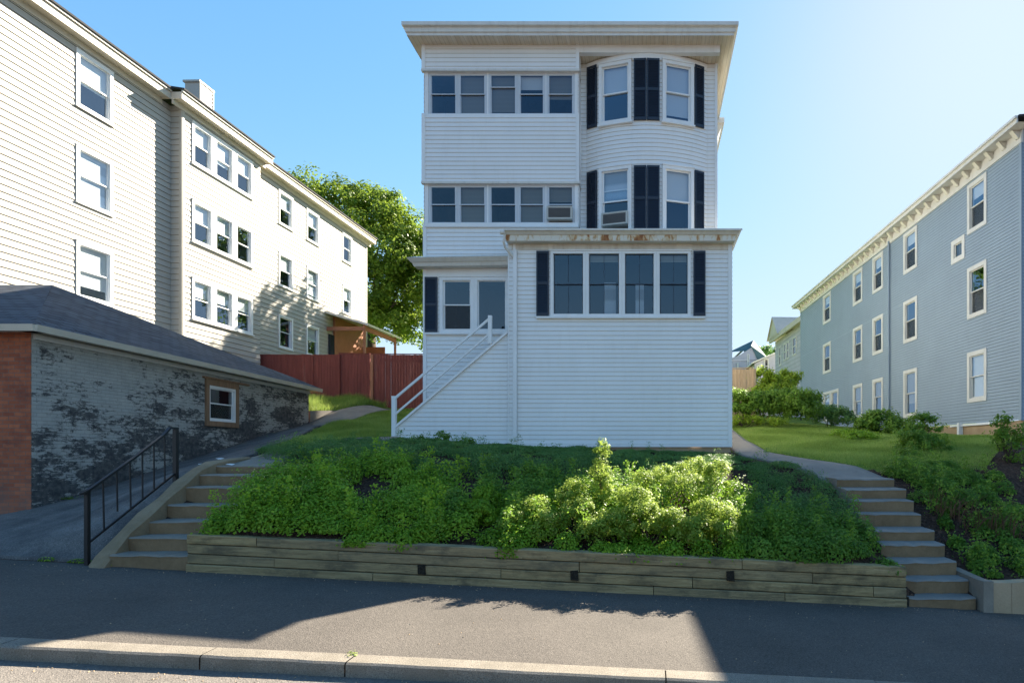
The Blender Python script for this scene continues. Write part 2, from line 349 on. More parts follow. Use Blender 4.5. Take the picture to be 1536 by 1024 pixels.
_A[:_n, :_n] = _phi(_d2)+np.eye(_n)*.02; _A[:_n, _n] = 1; _A[:_n, _n+1:] = _c[:, :2]; _A[_n, :_n] = 1; _A[_n+1:, :_n] = _c[:, :2].T
_w = np.linalg.solve(_A, np.concatenate([_c[:, 2], [0, 0, 0]]))
def sst(x): x = np.clip(x, 0, 1); return x*x*(3-2*x)
def T(X, Y):
    X = np.atleast_1d(np.asarray(X, float)); Y = np.atleast_1d(np.asarray(Y, float))
    Xc = np.clip(X, -20, 20); Yc = np.clip(Y, 8.5, 38)
    z = _phi((Xc[..., None]-_c[:, 0])**2+(Yc[..., None]-_c[:, 1])**2)@_w[:_n]+_w[_n]+_w[_n+1]*Xc+_w[_n+2]*Yc
    far = zs(X)+np.clip((Y-8.5)*.16, 0, 4.6)
    w = sst((np.abs(X)-15)/8.0)
    w = np.maximum(w, sst((Y-30)/9.0)); z = z*(1-w)+far*w
    dw = np.where(X < -7.5, sst((Y-8.6)/.4), 1.0); z = z*dw+(zs(X)+.004)*(1-dw)
    return np.where(Y < 8.61, zs(X)-np.where(Y < 5.45, .3, .06), z)
def Tz(x, y): return float(T(x, y)[0])
gx = np.unique(np.concatenate([np.linspace(-300,-40,12), np.linspace(-40,-16,16), np.arange(-16,14,.2), np.linspace(14,40,18), np.linspace(40,300,12)]))
gy = np.unique(np.concatenate([np.linspace(-300,-20,10), np.linspace(-20,4,10), [5.40,5.46,7,8.55], [8.6, 8.62], np.arange(8.7,27,.2), np.linspace(27,60,30), np.linspace(60,600,14)]))
XX, YY = np.meshgrid(gx, gy); ZZ = np.concatenate([T(XX[i], YY[i])[None] for i in range(len(gy))])
def in_poly(x, y, poly):
    ins = np.zeros(np.shape(x), bool); n = len(poly)
    for i in range(n):
        x0, y0 = poly[i]; x1, y1 = poly[(i+1) % n]
        if y0 == y1: continue
        c = ((y0 > y) != (y1 > y)) & (x < (x1-x0)*(y-y0)/(y1-y0)+x0); ins ^= c
    return ins
LAWN_R = [(2.0,15.4),(3.1,15.0),(3.9,13.3),(5.0,12.3),(6.2,12.6),(7.0,14.5),(8.5,15.5),(10.6,16.5),(10.3,40),(-2,40),(2,20)]
LAWN_L = [(-8.3,13.0),(-6.6,14.6),(-5.5,15.8),(-5.5,40),(-25,40),(-12.4,21.9),(-10.6,21.0),(-9.4,16)]
def grid_mesh(name, XX, YY, ZZ, mats, attr=None):
    ny, nx = XX.shape; v = np.stack([XX, YY, ZZ], -1).reshape(-1, 3)
    i = np.arange(ny*nx).reshape(ny, nx); f = np.stack([i[:-1,:-1], i[:-1,1:], i[1:,1:], i[1:,:-1]], -1).reshape(-1, 4)
    me = bpy.data.meshes.new(name); me.from_pydata(v.tolist(), [], f.tolist()); me.materials.append(mats)
    if attr is not None:
        a = me.attributes.new("lawn", 'FLOAT', 'POINT'); a.data.foreach_set("value", attr.reshape(-1).astype(np.float32))
    me.polygons.foreach_set("use_smooth", [True]*len(f)); me.update()
    o = bpy.data.objects.new(name, me); link(o); return o
def mk_ground():
    s = NT('soil_and_lawn'); v = s.coord(); at = s.n("Attribute"); at.attribute_name = "lawn"
    vo = s.n("TexVoronoi", Scale=26.0); s.l(v, vo.inputs["Vector"]); m1 = s.ramp(vo.outputs["Color"], [(0, (.022,.014,.011)), (.6, (.06,.036,.026)), (1, (.12,.075,.052))])
    g = s.ramp(s.noise(v, 1.4, 7, .7), [(.3, (.11,.18,.025)), (.55, (.17,.26,.04)), (.75, (.28,.30,.10))]); g = s.mix(s.math('MULTIPLY', s.noise(v, 45, 3), .6), g, (.03,.06,.012))
    e = s.ramp(s.math('ADD', at.outputs["Fac"], s.math('MULTIPLY', s.math('SUBTRACT', s.noise(v, 2.5, 5), .5), .7)), [(.45, 0.0), (.55, 1.0)])
    s.col(s.mix(e, m1, g)); s.rough(.95, .1); s.bump(s.math('ADD', vo.outputs["Distance"], s.noise(v, 12, 4)), .9, .03); return s.m
M['ground'] = mk_ground()
lw = (in_poly(XX, YY, LAWN_R) | in_poly(XX, YY, LAWN_L) | (YY > 28)).astype(float)
tag(grid_mesh('ground', XX, YY, ZZ, M['ground'], lw), kind='structure')
# street, kerb and sidewalk: three sheets following the fall of the street
def sheet(name, xs, y0, y1, dz, mat, ny=2):
    X, Y = np.meshgrid(xs, np.linspace(y0, y1, ny)); return tag(grid_mesh(name, X, Y, zs(X)+dz, mat), kind='structure')
xs = np.linspace(-60, 60, 121)
sheet('sidewalk', xs, 5.545, 8.64, 0, M['asphalt'], 12)
sheet('road', xs, -6, 5.32, -.115, M['road'], 12)
kb = MB(); x = -60.0; joints = [-60.0]
while x < 60:
    x += random.uniform(1.7, 2.3); joints.append(x)
j0 = (523-PX)/FL*5.38; k = min(range(len(joints)), key=lambda i: abs(joints[i]-j0)); joints[k] = j0
for a, b in zip(joints[:-1], joints[1:]):
    a += .006; b -= .006; t = random.uniform(-.004, .004); n = 9
    for i in range(n):
        xa = a+(b-a)*i/n; xb = a+(b-a)*(i+1)/n; c = []
        def pt(x, y, z, e=0.0): return (x, y+e, float(zs(np.array(x)))+z)
        h = lambda x: .006*math.sin(x*7.1)+.004*math.sin(x*17.3)
        prof = [(5.53,-.3,0), (5.53,.012,0), (5.34,.008,1), (5.318,-.008,1), (5.31,-.3,1)]
        for (y0,z0,e0), (y1,z1,e1) in zip(prof[:-1], prof[1:]):
            kb.face([pt(xa,y0,z0+t,h(xa)*e0), pt(xa,y1,z1+t,h(xa)*e1), pt(xb,y1,z1+t,h(xb)*e1), pt(xb,y0,z0+t,h(xb)*e0)])
tag(kb.build('kerb', M['granite']), kind='structure')
# draped paved strips
def drape(name, left, right, mat, nu=60, nv=14, lift=.025, label=None):
    def res(pl, n):
        pl = np.array(pl, float); d = np.concatenate([[0], np.cumsum(np.hypot(*np.diff(pl, axis=0).T))]); t = np.linspace(0, d[-1], n)
        return np.stack([np.interp(t, d, pl[:, 0]), np.interp(t, d, pl[:, 1])], -1)
    L = res(left, nu); Rr = res(right, nu); w = np.linspace(0, 1, nv)[None, :, None]
    P = L[:, None]*(1-w)+Rr[:, None]*w; X = P[..., 0]; Y = P[..., 1]
    Z = np.maximum(T(X.ravel(), Y.ravel()).reshape(X.shape)+lift, np.where(Y < 8.8, zs(X)+.012, -9))
    pad = lambda A: np.pad(A, 1, mode='edge')
    X, Y, Z = pad(X), pad(Y), pad(Z); Z[0] -= .14; Z[-1] -= .14; Z[1:-1, 0] -= .14; Z[1:-1, -1] -= .14
    if Rr[:, 0].mean() < L[:, 0].mean(): X, Y, Z = X[:, ::-1], Y[:, ::-1], Z[:, ::-1]
    return tag(grid_mesh(name, X, Y, Z, mat), kind='structure')
gw = lambda y: -11.34-.0911*(y-11)
drape('driveway', [(-15.5,8.625),(-13.0,10.2),(-11.45,10.97)]+[(gw(y)+.03, y) for y in (13,16,19,21.6)], [(-7.92,8.625),(-7.92,10.6),(-7.85,11.2),(-7.9,12),(-8.6,13.5),(-9.6,16.5),(-10.2,18.6)], M['drive'], 130, 44, .04)
drape('path', [(gw(21.6)+.05,21.6),(-12.0,22.6),(-11.3,24.0),(-11.1,25.4)], [(-10.17,18.6),(-10.5,20.5),(-10.55,22.6),(-10.3,25.4)], M['concrete'], 30, 10, .027)
drape('path', [(3.5,12.1),(3.2,12.9),(2.3,14.6),(2.12,15.6),(2.2,18),(2.3,21)], [(4.72,11.9),(4.4,12.85),(3.7,13.7),(2.95,15.1),(2.75,17.2),(2.8,21)], M['concrete_gray'], 50, 8, .03)
drape('path', [(-7.7,10.9),(-7.75,12),(-8.0,12.8)], [(-6.9,10.9),(-7.2,12),(-7.8,13.0)], M['concrete'], 20, 6, .035)
drape('path', [(-7.4,14.6),(-6.7,15.0),(-6.5,15.35)], [(-7.2,14.1),(-6.2,14.5),(-5.9,14.9)], M['concrete'], 14, 5, .05)

# ------------------------------------------------------------------ timber retaining wall
tw = thing('retaining_wall', (-1.4, 8.5, 0), 'long low wall of weathered stacked timbers holding up the planted bank', 'retaining wall')
XL, XR = -6.53, 3.62
def wall_z(x, k, n=4):
    top = .929+(x+6.53)*(.476-.929)/9.98; bot = float(zs(np.array(x)))-.03; return bot+(top-bot)*k/n
cuts = [[XL,-4.9,-3.17,.1,XR-1.1,XR-.02],[XL,-3.17-1.1,-1.1,1.5,XR-.02],[XL,-5.2,-2.2,-.7,1.9,XR-.5,XR],[XL,-3.85,-.2,.95,2.95,XR]]
cuts = [[XL,-3.9,.05,1.9,XR],[XL,-5.3,-2.1,.6,3.15,XR],[XL,-4.4,-1.0,2.3,XR],[XL,-5.55,-2.15,1.3,XR]]
tlab = {(0,1): None}
for k in range(4):
    for i, (a, b) in enumerate(zip(cuts[k][:-1], cuts[k][1:])):
        m = MB(); g = .005; n = 10; dy = random.uniform(-.016, .012)+(.0 if k else -.015)
        ys, ye = 8.47+dy, 8.66
        for q in range(n):
            xa = a+g+(b-a-2*g)*q/n; xb = a+g+(b-a-2*g)*(q+1)/n
            w1 = .004*math.sin(xa*5+k*2); w2 = .004*math.sin(xb*5+k*2)
            za0, za1 = wall_z(xa, k)+.004, wall_z(xa, k+1)-.006; zb0, zb1 = wall_z(xb, k)+.004, wall_z(xb, k+1)-.006
            ch = .01
            pa = [(ye,za0),(ys+ch+w1,za0),(ys+w1,za0+ch),(ys+w1,za1-ch),(ys+ch+w1,za1),(ye,za1)]; pb = [(ye,zb0),(ys+ch+w2,zb0),(ys+w2,zb0+ch),(ys+w2,zb1-ch),(ys+ch+w2,zb1),(ye,zb1)]
            for (p0, p1, q0, q1) in zip(pa[:-1], pa[1:], pb[:-1], pb[1:]):
                m.face([(xa,)+p0, (xa,)+p1, (xb,)+q1, (xb,)+q0], uv=[(xa,p0[0]+p0[1]+k),(xa,p1[0]+p1[1]+k),(xb,p1[0]+p1[1]+k),(xb,p0[0]+p0[1]+k)])
            if q == 0: m.face([(xa,)+p for p in reversed(pa)])
            if q == n-1: m.face([(xb,)+p for p in pb])
        m.build('timber', M['timber'], tw)
s_ = NT('rotten_timber_end'); s_.col(s_.ramp(s_.noise(s_.coord(), 30, 6, .8), [(.35, (.012,.011,.010)), (.75, (.06,.05,.035))])); s_.rough(.95, .1); s_.bump(s_.noise(s_.coord(), 25, 6), 1, .03); M['rot'] = s_.m
for px, kk in ((633, 1.55), (862, 1.7), (1096, 2.35)):
    x = px2(px, 8.45); z = wall_z(x, kk); m = MB(); m.hexa([(x-.055,8.435,z-.06),(x+.055,8.43,z-.07),(x+.06,8.6,z-.07),(x-.05,8.6,z-.06),(x-.06,8.44,z+.065),(x+.045,8.435,z+.075),(x+.05,8.6,z+.07),(x-.055,8.6,z+.06)])
    m.build('tie_end', M['rot'], tw)
# soil behind it is the ground sheet; a strip of shaded fill closes the top
# ------------------------------------------------------------------ concrete stairs
def stairs(name, label, x0, x1, tops, y_end, mat, edge=(0, 0)):
    """tops: (front edge Y, top z)"""
    st = thing(name, ((x0+x1)/2, tops[0][0], float(zs(np.array(x0)))), label, 'stairs')
    for i, (y, z) in enumerate(tops):
        yb = tops[i+1][0]+.06 if i+1 < len(tops) else y_end
        zb = (tops[i-1][1] if i else z-.28)-.05; m = MB()
        n = 8; j = [random.uniform(-.022, .02) for _ in range(n+1)]; jz = [random.uniform(-.012, .006) for _ in range(n+1)]
        a = x0+(edge[0]*i)+random.uniform(-.02,.02); b = x1+(edge[1]*i)+random.uniform(-.02, .02)
        for q in range(n):
            xa = a+(b-a)*q/n; xb = a+(b-a)*(q+1)/n
            def pr(q, x): return [(x,y+.012+j[q],zb),(x,y+j[q],z-.045),(x,y-.006+j[q],z-.02+jz[q]),(x,y+.015+j[q],z+jz[q]),(x,yb,z+.004)]
            A = pr(q, xa); B = pr(q+1, xb)
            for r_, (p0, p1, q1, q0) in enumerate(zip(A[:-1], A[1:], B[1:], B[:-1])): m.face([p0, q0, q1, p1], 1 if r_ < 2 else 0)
            if q == 0: m.face([*A, (xa, yb, zb)])
            if q == n-1: m.face([(xb, yb, zb), *reversed(B)])
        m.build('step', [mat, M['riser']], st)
    return st
zl = lambda py, Y: HC+(PY-py)/FL*Y
LST = [(8.50, .63), (8.80, .83), (9.15, 1.03), (9.50, 1.245), (9.85, 1.509), (10.20, 1.70), (10.55, 1.84)]
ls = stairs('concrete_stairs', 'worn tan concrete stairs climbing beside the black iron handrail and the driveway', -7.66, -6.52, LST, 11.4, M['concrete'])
# sloped cheek between stairs and driveway
ck = MB(); prof = [(8.32,.40),(8.5,.62),(8.85,.92),(9.2,1.16),(9.55,1.37),(9.9,1.60),(10.25,1.80),(10.6,1.92),(11.0,1.96),(11.5,1.99)]
for (y0,z0),(y1,z1) in zip(prof[:-1], prof[1:]):
    o0 = .02*math.sin(y0*9); o1 = .02*math.sin(y1*9)
    ck.face([(-7.64+o0,y0,z0-.9),(-7.64+o0,y0,z0-.03),(-7.64+o1,y1,z1-.03),(-7.64+o1,y1,z1-.9)])
    ck.face([(-7.64+o0,y0,z0-.03),(-7.70+o0,y0,z0),(-7.70+o1,y1,z1),(-7.64+o1,y1,z1-.03)])
    ck.face([(-7.70+o0,y0,z0),(-7.84-o0,y0,z0-.01),(-7.84-o1,y1,z1-.01),(-7.70+o1,y1,z1)])
    ck.face([(-7.84-o0,y0,z0-.01),(-7.97,y0,z0-.16),(-7.97,y1,z1-.16),(-7.84-o1,y1,z1-.01)])
ck.build('cheek_wall', M['cheek'], ls)
RST = [(8.50,.022),(8.75,.224),(9.05,.431),(9.43,.633),(9.80,.804),(10.28,1.026),(10.60,1.228),(10.96,1.406),(11.47,1.565)]
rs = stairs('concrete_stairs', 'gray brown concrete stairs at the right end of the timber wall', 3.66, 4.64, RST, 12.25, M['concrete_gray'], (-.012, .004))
ck = MB(); prof = [(8.38,.28),(8.6,.27),(9.0,.28),(9.45,.30),(9.5,.28)]
for (y0,z0),(y1,z1) in zip(prof[:-1], prof[1:]):
    ck.hexa([(4.66,y0,z0-.7),(4.80,y0,z0-.7),(4.80,y1,z1-.7),(4.66,y1,z1-.7),(4.66,y0,z0),(4.80,y0,z0),(4.80,y1,z1),(4.66,y1,z1)])
ck.build('cheek_wall', M['concrete'], rs)
rw = thing('retaining_wall', (7, 8.45, -.3), 'low pinkish tan concrete wall edging the bank at the far right of the sidewalk', 'retaining wall')
xs_ = [4.81, 5.06, 5.066, 6.3, 6.308, 7.9, 7.92, 9.6, 9.62, 11.4, 11.42, 13.2, 13.22, 15.1, 15.12, 17]
for i in range(0, len(xs_), 2):
    a, b = xs_[i], xs_[i+1]; m = MB(); n = 4
    for q in range(n):
        xa = a+(b-a)*q/n; xb = a+(b-a)*(q+1)/n; ta = .265-.012*max(0, xa-6)+.012*math.sin(xa*6); tb = .265-.012*max(0, xb-6)+.012*math.sin(xb*6)
        m.hexa([(xa,8.38,-1.2),(xb,8.38,-1.2),(xb,8.62,-1.2),(xa,8.62,-1.2),(xa,8.40,ta),(xb,8.40,tb),(xb,8.60,tb),(xa,8.60,ta)])
    m.build('wall_section', M['tan_conc'], rw)
# low kerb wall at the top of the driveway
lw_ = MB(); pr = [(-12.3,21.7,3.55),(-12.0,22.6,3.62),(-11.6,23.4,3.70),(-11.35,24.0,3.82)]
for (x0,y0,z0),(x1,y1,z1) in zip(pr[:-1], pr[1:]):
    lw_.hexa([(x0,y0,2.6),(x1,y1,2.6),(x1-.15,y1+.12,2.6),(x0-.15,y0+.12,2.6),(x0,y0,z0),(x1,y1,z1),(x1-.15,y1+.12,z1),(x0-.15,y0+.12,z0)])
tag(lw_.build('low_wall', M['concrete_gray']), 'short low concrete wall between the grass strip and the top of the driveway', 'low wall')

# ------------------------------------------------------------------ iron handrail
hr = thing('handrail', (-8.0, 8.53, .55), 'black iron handrail with thin balusters beside the left concrete stairs', 'handrail')
pA = (-8.0, 8.53); pB = (-8.0, 10.12); zAt, zAb, zBt, zBb = zl(738,8.53), zl(835,8.53), zl(643,10.12), zl(726,10.12)
m = MB(); m.bar((-8.0,8.53,zAb-.15),(-8.0,8.53,zAt+.02), .05); m.build('post', M['iron'], hr)
m = MB(); m.bar((-8.0,10.12,zBb-.2),(-8.0,10.12,zBt), .06); m.build('post', M['iron'], hr)
m = MB(); pts = [(-8.02,8.45,zAt-.02),(-8.0,8.53,zAt+.02),(-8.0,9.3,zAt+(zBt-zAt)*.47+.03),(-8.0,9.85,zAt+(zBt-zAt)*.84+.03),(-8.0,10.0,zBt+.015),(-8.0,10.16,zBt+.01)]
for a, b in zip(pts[:-1], pts[1:]): m.bar(a, b, .05, .03)
m.build('top_rail', M['iron'], hr)
zc, zd = zl(815,8.53), zl(709,10.12)
m = MB(); m.bar((-8.0,8.53,zc),(-8.0,10.12,zd), .022, .03); m.build('bottom_rail', M['iron'], hr)
for i, px in enumerate((154.5,175,195,213.5,231,247)):
    k = (px-PX)/FL; y = -8.0/k; t = (y-8.53)/1.59; zt = zAt+(zBt-zAt)*t+.0; zb = zc+(zd-zc)*t
    if i == 1: zb += .13
    m = MB(); m.bar((-8.0+random.uniform(-.008,.008),y+.01,zb),(-8.0,y,zt+.01), .016)
    o = m.build('baluster', M['iron'], hr)
    if i == 1: tag(o, 'baluster broken off short of the bottom rail')
# litter
for i, (px, py, Y, s, lab) in enumerate([(345,703,10.75,.07,'white paper scrap lying on the top step of the left stairs'),(331,683,12.6,.09,'pale paper scrap on the driveway just above the left stairs'),(302,692,11.9,.05,'tiny pale paper scrap on the driveway beside the top of the handrail')]):
    x = px2(px, Y); z = (1.845 if i == 0 else Tz(x, Y)+.04); m = MB()
    P = [(x+s*math.cos(a)*(1.5 if j % 2 else 1), Y+s*.7*math.sin(a), z+.012+.012*math.sin(a*2+i)) for j, a in enumerate(np.linspace(0, 5.6, 7))]
    c = (x, Y, z+.03)
    for j in range(7): m.face([P[j], P[(j+1) % 7], c])
    tag(m.build('paper_scrap', M['litter']), lab, 'litter')
# ------------------------------------------------------------------ building helpers
def siding(m, s0, s1, z0, z1, holes=(), e=.115, d=.011, zref=0.0, sfun=None, n0=0.0):
    """clapboards as real lapped courses; material slot 1 is the under edge"""
    k = math.floor((z0-zref)/e); edges = sorted(set([z0, z1]+[h[2] for h in holes if z0 < h[2] < z1]+[h[3] for h in holes if z0 < h[3] < z1]))
    while zref+k*e < z1-1e-5:
        a = zref+k*e; b = a+e; zz = [max(a, z0)]+[q for q in edges if max(a, z0) < q < min(b, z1)]+[min(b, z1)]
        for za, zb in zip(zz[:-1], zz[1:]):
            if zb-za < 1e-5: continue
            zm = (za+zb)/2; S0, S1 = (s0, s1) if sfun is None else sfun(zm)
            spans = [(S0, S1)]
            for h in holes:
                if h[2] < zm < h[3]:
                    ns = []
                    for (p, q) in spans:
                        if h[1] <= p or h[0] >= q: ns.append((p, q)); continue
                        if h[0] > p: ns.append((p, h[0]))
                        if h[1] < q: ns.append((h[1], q))
                    spans = ns
            da = n0+d*(1-(za-a)/e); db = n0+d*(1-(zb-a)/e)
            for p, q in spans:
                if q-p < 1e-4: continue
                m.face([(p,da,za),(q,da,za),(q,db,zb),(p,db,zb)])
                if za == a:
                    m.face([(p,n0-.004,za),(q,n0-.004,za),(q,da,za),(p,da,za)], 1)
                    m.face([(p,da+.0008,za+.0004),(q,da+.0008,za+.0004),(q,da+.0008,za+.007),(p,da+.0008,za+.007)], 1)  # darker strip on the board face paints in the shadow line of the lap
        k += 1
def window(house, fr, s0, s1, z0, z1, trim=.09, n=0.0, mats=None, glass='glass', blind=None, split=.5, depth=.5, room='room', sill=True, sash=.035, rail=True, muntin=False, screen=False, bproud=.045, trim_m='trim', lowopen=0.0, bottrim=None, sash_m=None):
    """s0..z1 is the outside of the casing. returns window object"""
    tm = M[trim_m]; sm = M[sash_m or trim_m]; m = MB(fr); P = n+bproud; bt = trim if bottrim is None else bottrim
    a, b, c, d = s0+trim, s1-trim, z0+bt, z1-trim
    if trim > 0:
        m.box(s0, a, n-.05, P, z0, z1); m.box(b, s1, n-.05, P, z0, z1); m.box(a, b, n-.05, P-.002, d, z1); m.box(a, b, n-.05, P-.002, z0, c)
        if sill: m.box(s0-.02, s1+.02, n-.03, P+.025, z0-.03, z0+.012); m.box(s0-.012, s1+.012, n-.03, P+.012, z1-.01, z1+.02)
    # reveal and dark room behind
    D = n-depth
    m.box(a-.004, a+.012, n-.12, n-.0, c, d); m.box(b-.012, b+.004, n-.12, n-.0, c, d)
    A, B, C, E = a-.02, b+.02, c-.02, d+.02
    for q in ([(A,n-.1,C),(A,D,C),(A,D,E),(A,n-.1,E)], [(B,n-.1,C),(B,n-.1,E),(B,D,E),(B,D,C)], [(A,n-.1,C),(B,n-.1,C),(B,D,C),(A,D,C)], [(A,n-.1,E),(A,D,E),(B,D,E),(B,n-.1,E)], [(A,D,C),(B,D,C),(B,D,E),(A,D,E)]): m.face(q, 1)
    w = m.build('window', [tm, M[room]], house)
    mid = c+(d-c)*split
    sh = MB(fr); g = sash
    def ring(p, q, u, v, nn):
        sh.box(p, p+g, nn-.03, nn, u, v); sh.box(q-g, q, nn-.03, nn, u, v); sh.box(p+g, q-g, nn-.03, nn-.001, u, u+g); sh.box(p+g, q-g, nn-.03, nn-.001, v-g, v)
    gl = MB(fr)
    a2, b2 = a+.012, b-.012
    if rail:
        ring(a2, b2, mid-.01, d, n-.01); ring(a2, b2, c+lowopen, mid+.03+lowopen, n-.043)
        gl.face([(a2+g,n-.025,mid),(b2-g,n-.025,mid),(b2-g,n-.025,d-g),(a2+g,n-.025,d-g)])
        gl.face([(a2+g,n-.058,c+g+lowopen),(b2-g,n-.058,c+g+lowopen),(b2-g,n-.058,mid+lowopen),(a2+g,n-.058,mid+lowopen)])
    else:
        ring(a2, b2, c, d, n-.01); gl.face([(a2+g,n-.025,c+g),(b2-g,n-.025,c+g),(b2-g,n-.025,d-g),(a2+g,n-.025,d-g)])
    if muntin:
        x = (a+b)/2; sh.box(x-.006, x+.006, n-.03, n-.016, mid+.02, d-g); sh.box(x-.006, x+.006, n-.064, n-.05, c+g, mid-.01)
    sh.build('sash', sm, w); gl.build('pane', M[glass], w)
    if blind:
        bm, frac = blind; bl = MB(fr); zt = d-.01; zb = d-(d-c)*frac
        bl.box(a+.02, b-.02, n-.10, n-.092, zb, zt); bl.build('blind', M[bm], w)
    if screen:
        sc = MB(fr); sc.box(a2+g, b2-g, n-.036, n-.034, c+g, mid-.012) ; sc.build('insect_screen', M['screen_mesh'], w)
    return w
s_ = NT('screen_mesh'); tr = s_.n("BsdfTransparent"); mx = s_.n("MixShader"); mx.inputs[0].default_value = .45; s_.col((.03,.035,.04)); s_.l(tr.outputs[0], mx.inputs[1]); s_.l(s_.b.outputs[0], mx.inputs[2]); s_.l(mx.outputs[0], s_.out.inputs[0]); M['screen_mesh'] = s_.m
def shutter(house, fr, s0, s1, z0, z1, n=.02, arch=0):
    m = MB(fr); w = .035; m.box(s0, s1, n-.015, n+.012, z0, z1); t = n+.034
    m.box(s0, s0+w, n+.010, t, z0, z1); m.box(s1-w, s1, n+.010, t, z0, z1)
    zm = z0+(z1-z0)*.5
    for a, b in ((z0, z0+.07), (zm-.035, zm+.035), (z1-.06, z1)): m.box(s0+w, s1-w, n+.010, t-.001, a, b)
    for lo, hi in ((z0+.07, zm-.035), (zm+.035, z1-.06)):
        k = int((hi-lo)/.042); e = (hi-lo)/k
        for i in range(k):
            a = lo+i*e; m.face([(s0+w,t-.004,a+.004),(s1-w,t-.004,a+.004),(s1-w,n+.013,a+e),(s0+w,n+.013,a+e)])
    return m.build('shutter', M['shutter'], house)
VIN = lambda: [M['vinyl'], M['vinyl_lip']]
def corner(m, fr_s0, fr_s1, z0, z1, n1=.03): m.box(fr_s0, fr_s1, -.05, n1, z0, z1)

# ------------------------------------------------------------------ main house
mh = thing('house', (-2.1, 20, 2.2), 'tall white vinyl sided house with bow front and navy shutters above the planted bank', 'house')
Y1, YL, YM = 15.3, 16.0, 16.5
F1, F2, F3 = front(Y1), front(YL), front(YM)
aX0, aX1 = px2(762, Y1), px2(1098, Y1); hX0 = px2(635, YL); pX1 = px2(868, YL); hX1 = px2(1076, YM)
ZW = 12.90
# addition windows
aw = [(826,879),(879,933),(933,985),(985,1036)]; awz = (pz(475,Y1), pz(377,Y1))
m = MB(F1); hole = [(px2(826,Y1)+.02, px2(1036,Y1)-.02, awz[0]+.02, awz[1]-.02)]
siding(m, aX0+.03, aX1-.1, 2.28, 7.50, hole, zref=2.28)
corner(m, aX1-.1, aX1, 2.20, 7.5); corner(m, aX0, aX0+.03, 2.3, 7.5, .02); m.box(aX0+.13, aX0+.2, .0, .03, 2.2, 7.42)
m.box(aX0+.1, aX1-.1, .0, .022, 2.2, 2.28)
mr = Frame((aX1, Y1), (0,1), (1,0)); 
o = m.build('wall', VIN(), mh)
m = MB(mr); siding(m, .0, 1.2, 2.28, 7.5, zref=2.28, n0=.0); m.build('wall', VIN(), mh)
ml = Frame((aX0, Y1), (0,1), (-1,0)); m = MB(ml); siding(m, .0, .7, 2.28, 7.5, zref=2.28); m.build('wall', VIN(), mh)
m = MB(); m.box(aX0+.02, aX1-.03, Y1+.03, 16.5, 1.5, 2.24); m.build('foundation', M['tan_conc'], mh)
frac = [0,0,0,0]
for i, (a, b) in enumerate(aw):
    window(mh, F1, px2(a,Y1)+(0 if i == 0 else .0015), px2(b,Y1)-.0015, awz[0], awz[1], trim=.066, sill=(False), muntin=True, glass='glass', room='room', depth=.9, sash=.022, sash_m='shutter', split=.5, blind=(('beige_blind', .12) if i % 2 else None))
m = MB(F1); m.box(px2(805,Y1), px2(1058,Y1), .0, .075, awz[0]-.05, awz[0]-.002); m.build('window_sill', M['trim'], mh); m = MB(F1); m.box(px2(824,Y1), px2(1038,Y1), 0, .06, awz[1]+.002, awz[1]+.03); m.build('window_head', M['trim'], mh)
# curtains behind two of the panes
m = MB(F1); c0 = px2(905,Y1)
for i in range(14):
    s = c0+i*.022; m.box(s, s+.016, -.3, -.28-.01*(i % 2), awz[0]+.1, awz[0]+.95)
m.build('curtain', M['curtain'], mh); m = MB(F1)
for i in range(10):
    s = px2(953,Y1)+i*.022; m.box(s, s+.016, -.3, -.28-.01*(i % 2), awz[0]+.1, awz[0]+.9)
m.build('curtain', M['curtain'], mh)
shutter(mh, F1, px2(805,Y1), px2(823.5,Y1), awz[0]+.02, awz[1]); shutter(mh, F1, px2(1040,Y1), px2(1058,Y1), awz[0]+.02, awz[1])
# addition roof: crown gutter over a rust streaked fascia
Yf = 15.05; gx0, gx1 = px2(757, Yf), px2(1112, Yf); m = MB()
z0f, z1f, z2f = 7.37, 7.515, 7.62
m.face([(gx0+.02,15.06,z0f),(gx1-.16,15.06,z0f),(gx1-.13,15.05,z1f),(gx0+.02,15.05,z1f)]); m.face([(gx1-.16,15.06,z0f),(gx1-.16,16.6,z0f),(gx1-.13,16.6,z1f),(gx1-.13,15.05,z1f)])
m.build('fascia', M['rust'], mh)
m = MB(); 
m.hexa([(gx0+.02,15.03,z1f),(gx1-.1,15.03,z1f),(gx1-.1,16.55,z1f),(gx0+.02,16.55,z1f),(gx0,14.95,z2f),(gx1,14.95,z2f),(gx1,16.55,z2f),(gx0,16.55,z2f)])
m.box(gx0, gx1+.01, 14.94, 14.955, z2f-.03, z2f+.015)
m.box(gx0+.03, gx1-.17, 15.07, 15.36, 7.36, 7.43)
m.face([(gx0,14.96,z2f+.002),(gx1,14.96,z2f+.002),(gx1,16.5,z2f+.06),(gx0,16.5,z2f+.06)]); m.build('gutter', M['gutter'], mh)
m = MB(); m.box(aX0+.1, aX1-.0, Y1-.022, Y1+.01, 7.22, 7.42); m.build('frieze_board', M['soffit'], mh)
# downpipe at its left end
m = MB(); m.tube([(gx0-.09,14.98,7.55),(gx0+.02,14.98,7.55)], [.055,.055], 12); m.tube([(gx0+.02,15.0,7.52),(gx0-.02,15.02,7.33),(gx0+.0,15.1,7.22),(px2(770,Y1),15.25,7.02),(px2(773,Y1),15.26,6.9)], .03, 8, )
m.build('downpipe', M['gutter'], mh)
m = MB(); m.box(px2(771,Y1), px2(776,Y1), 15.21, 15.27, 2.36, 7.2); m.build('downpipe', M['trim'], mh)
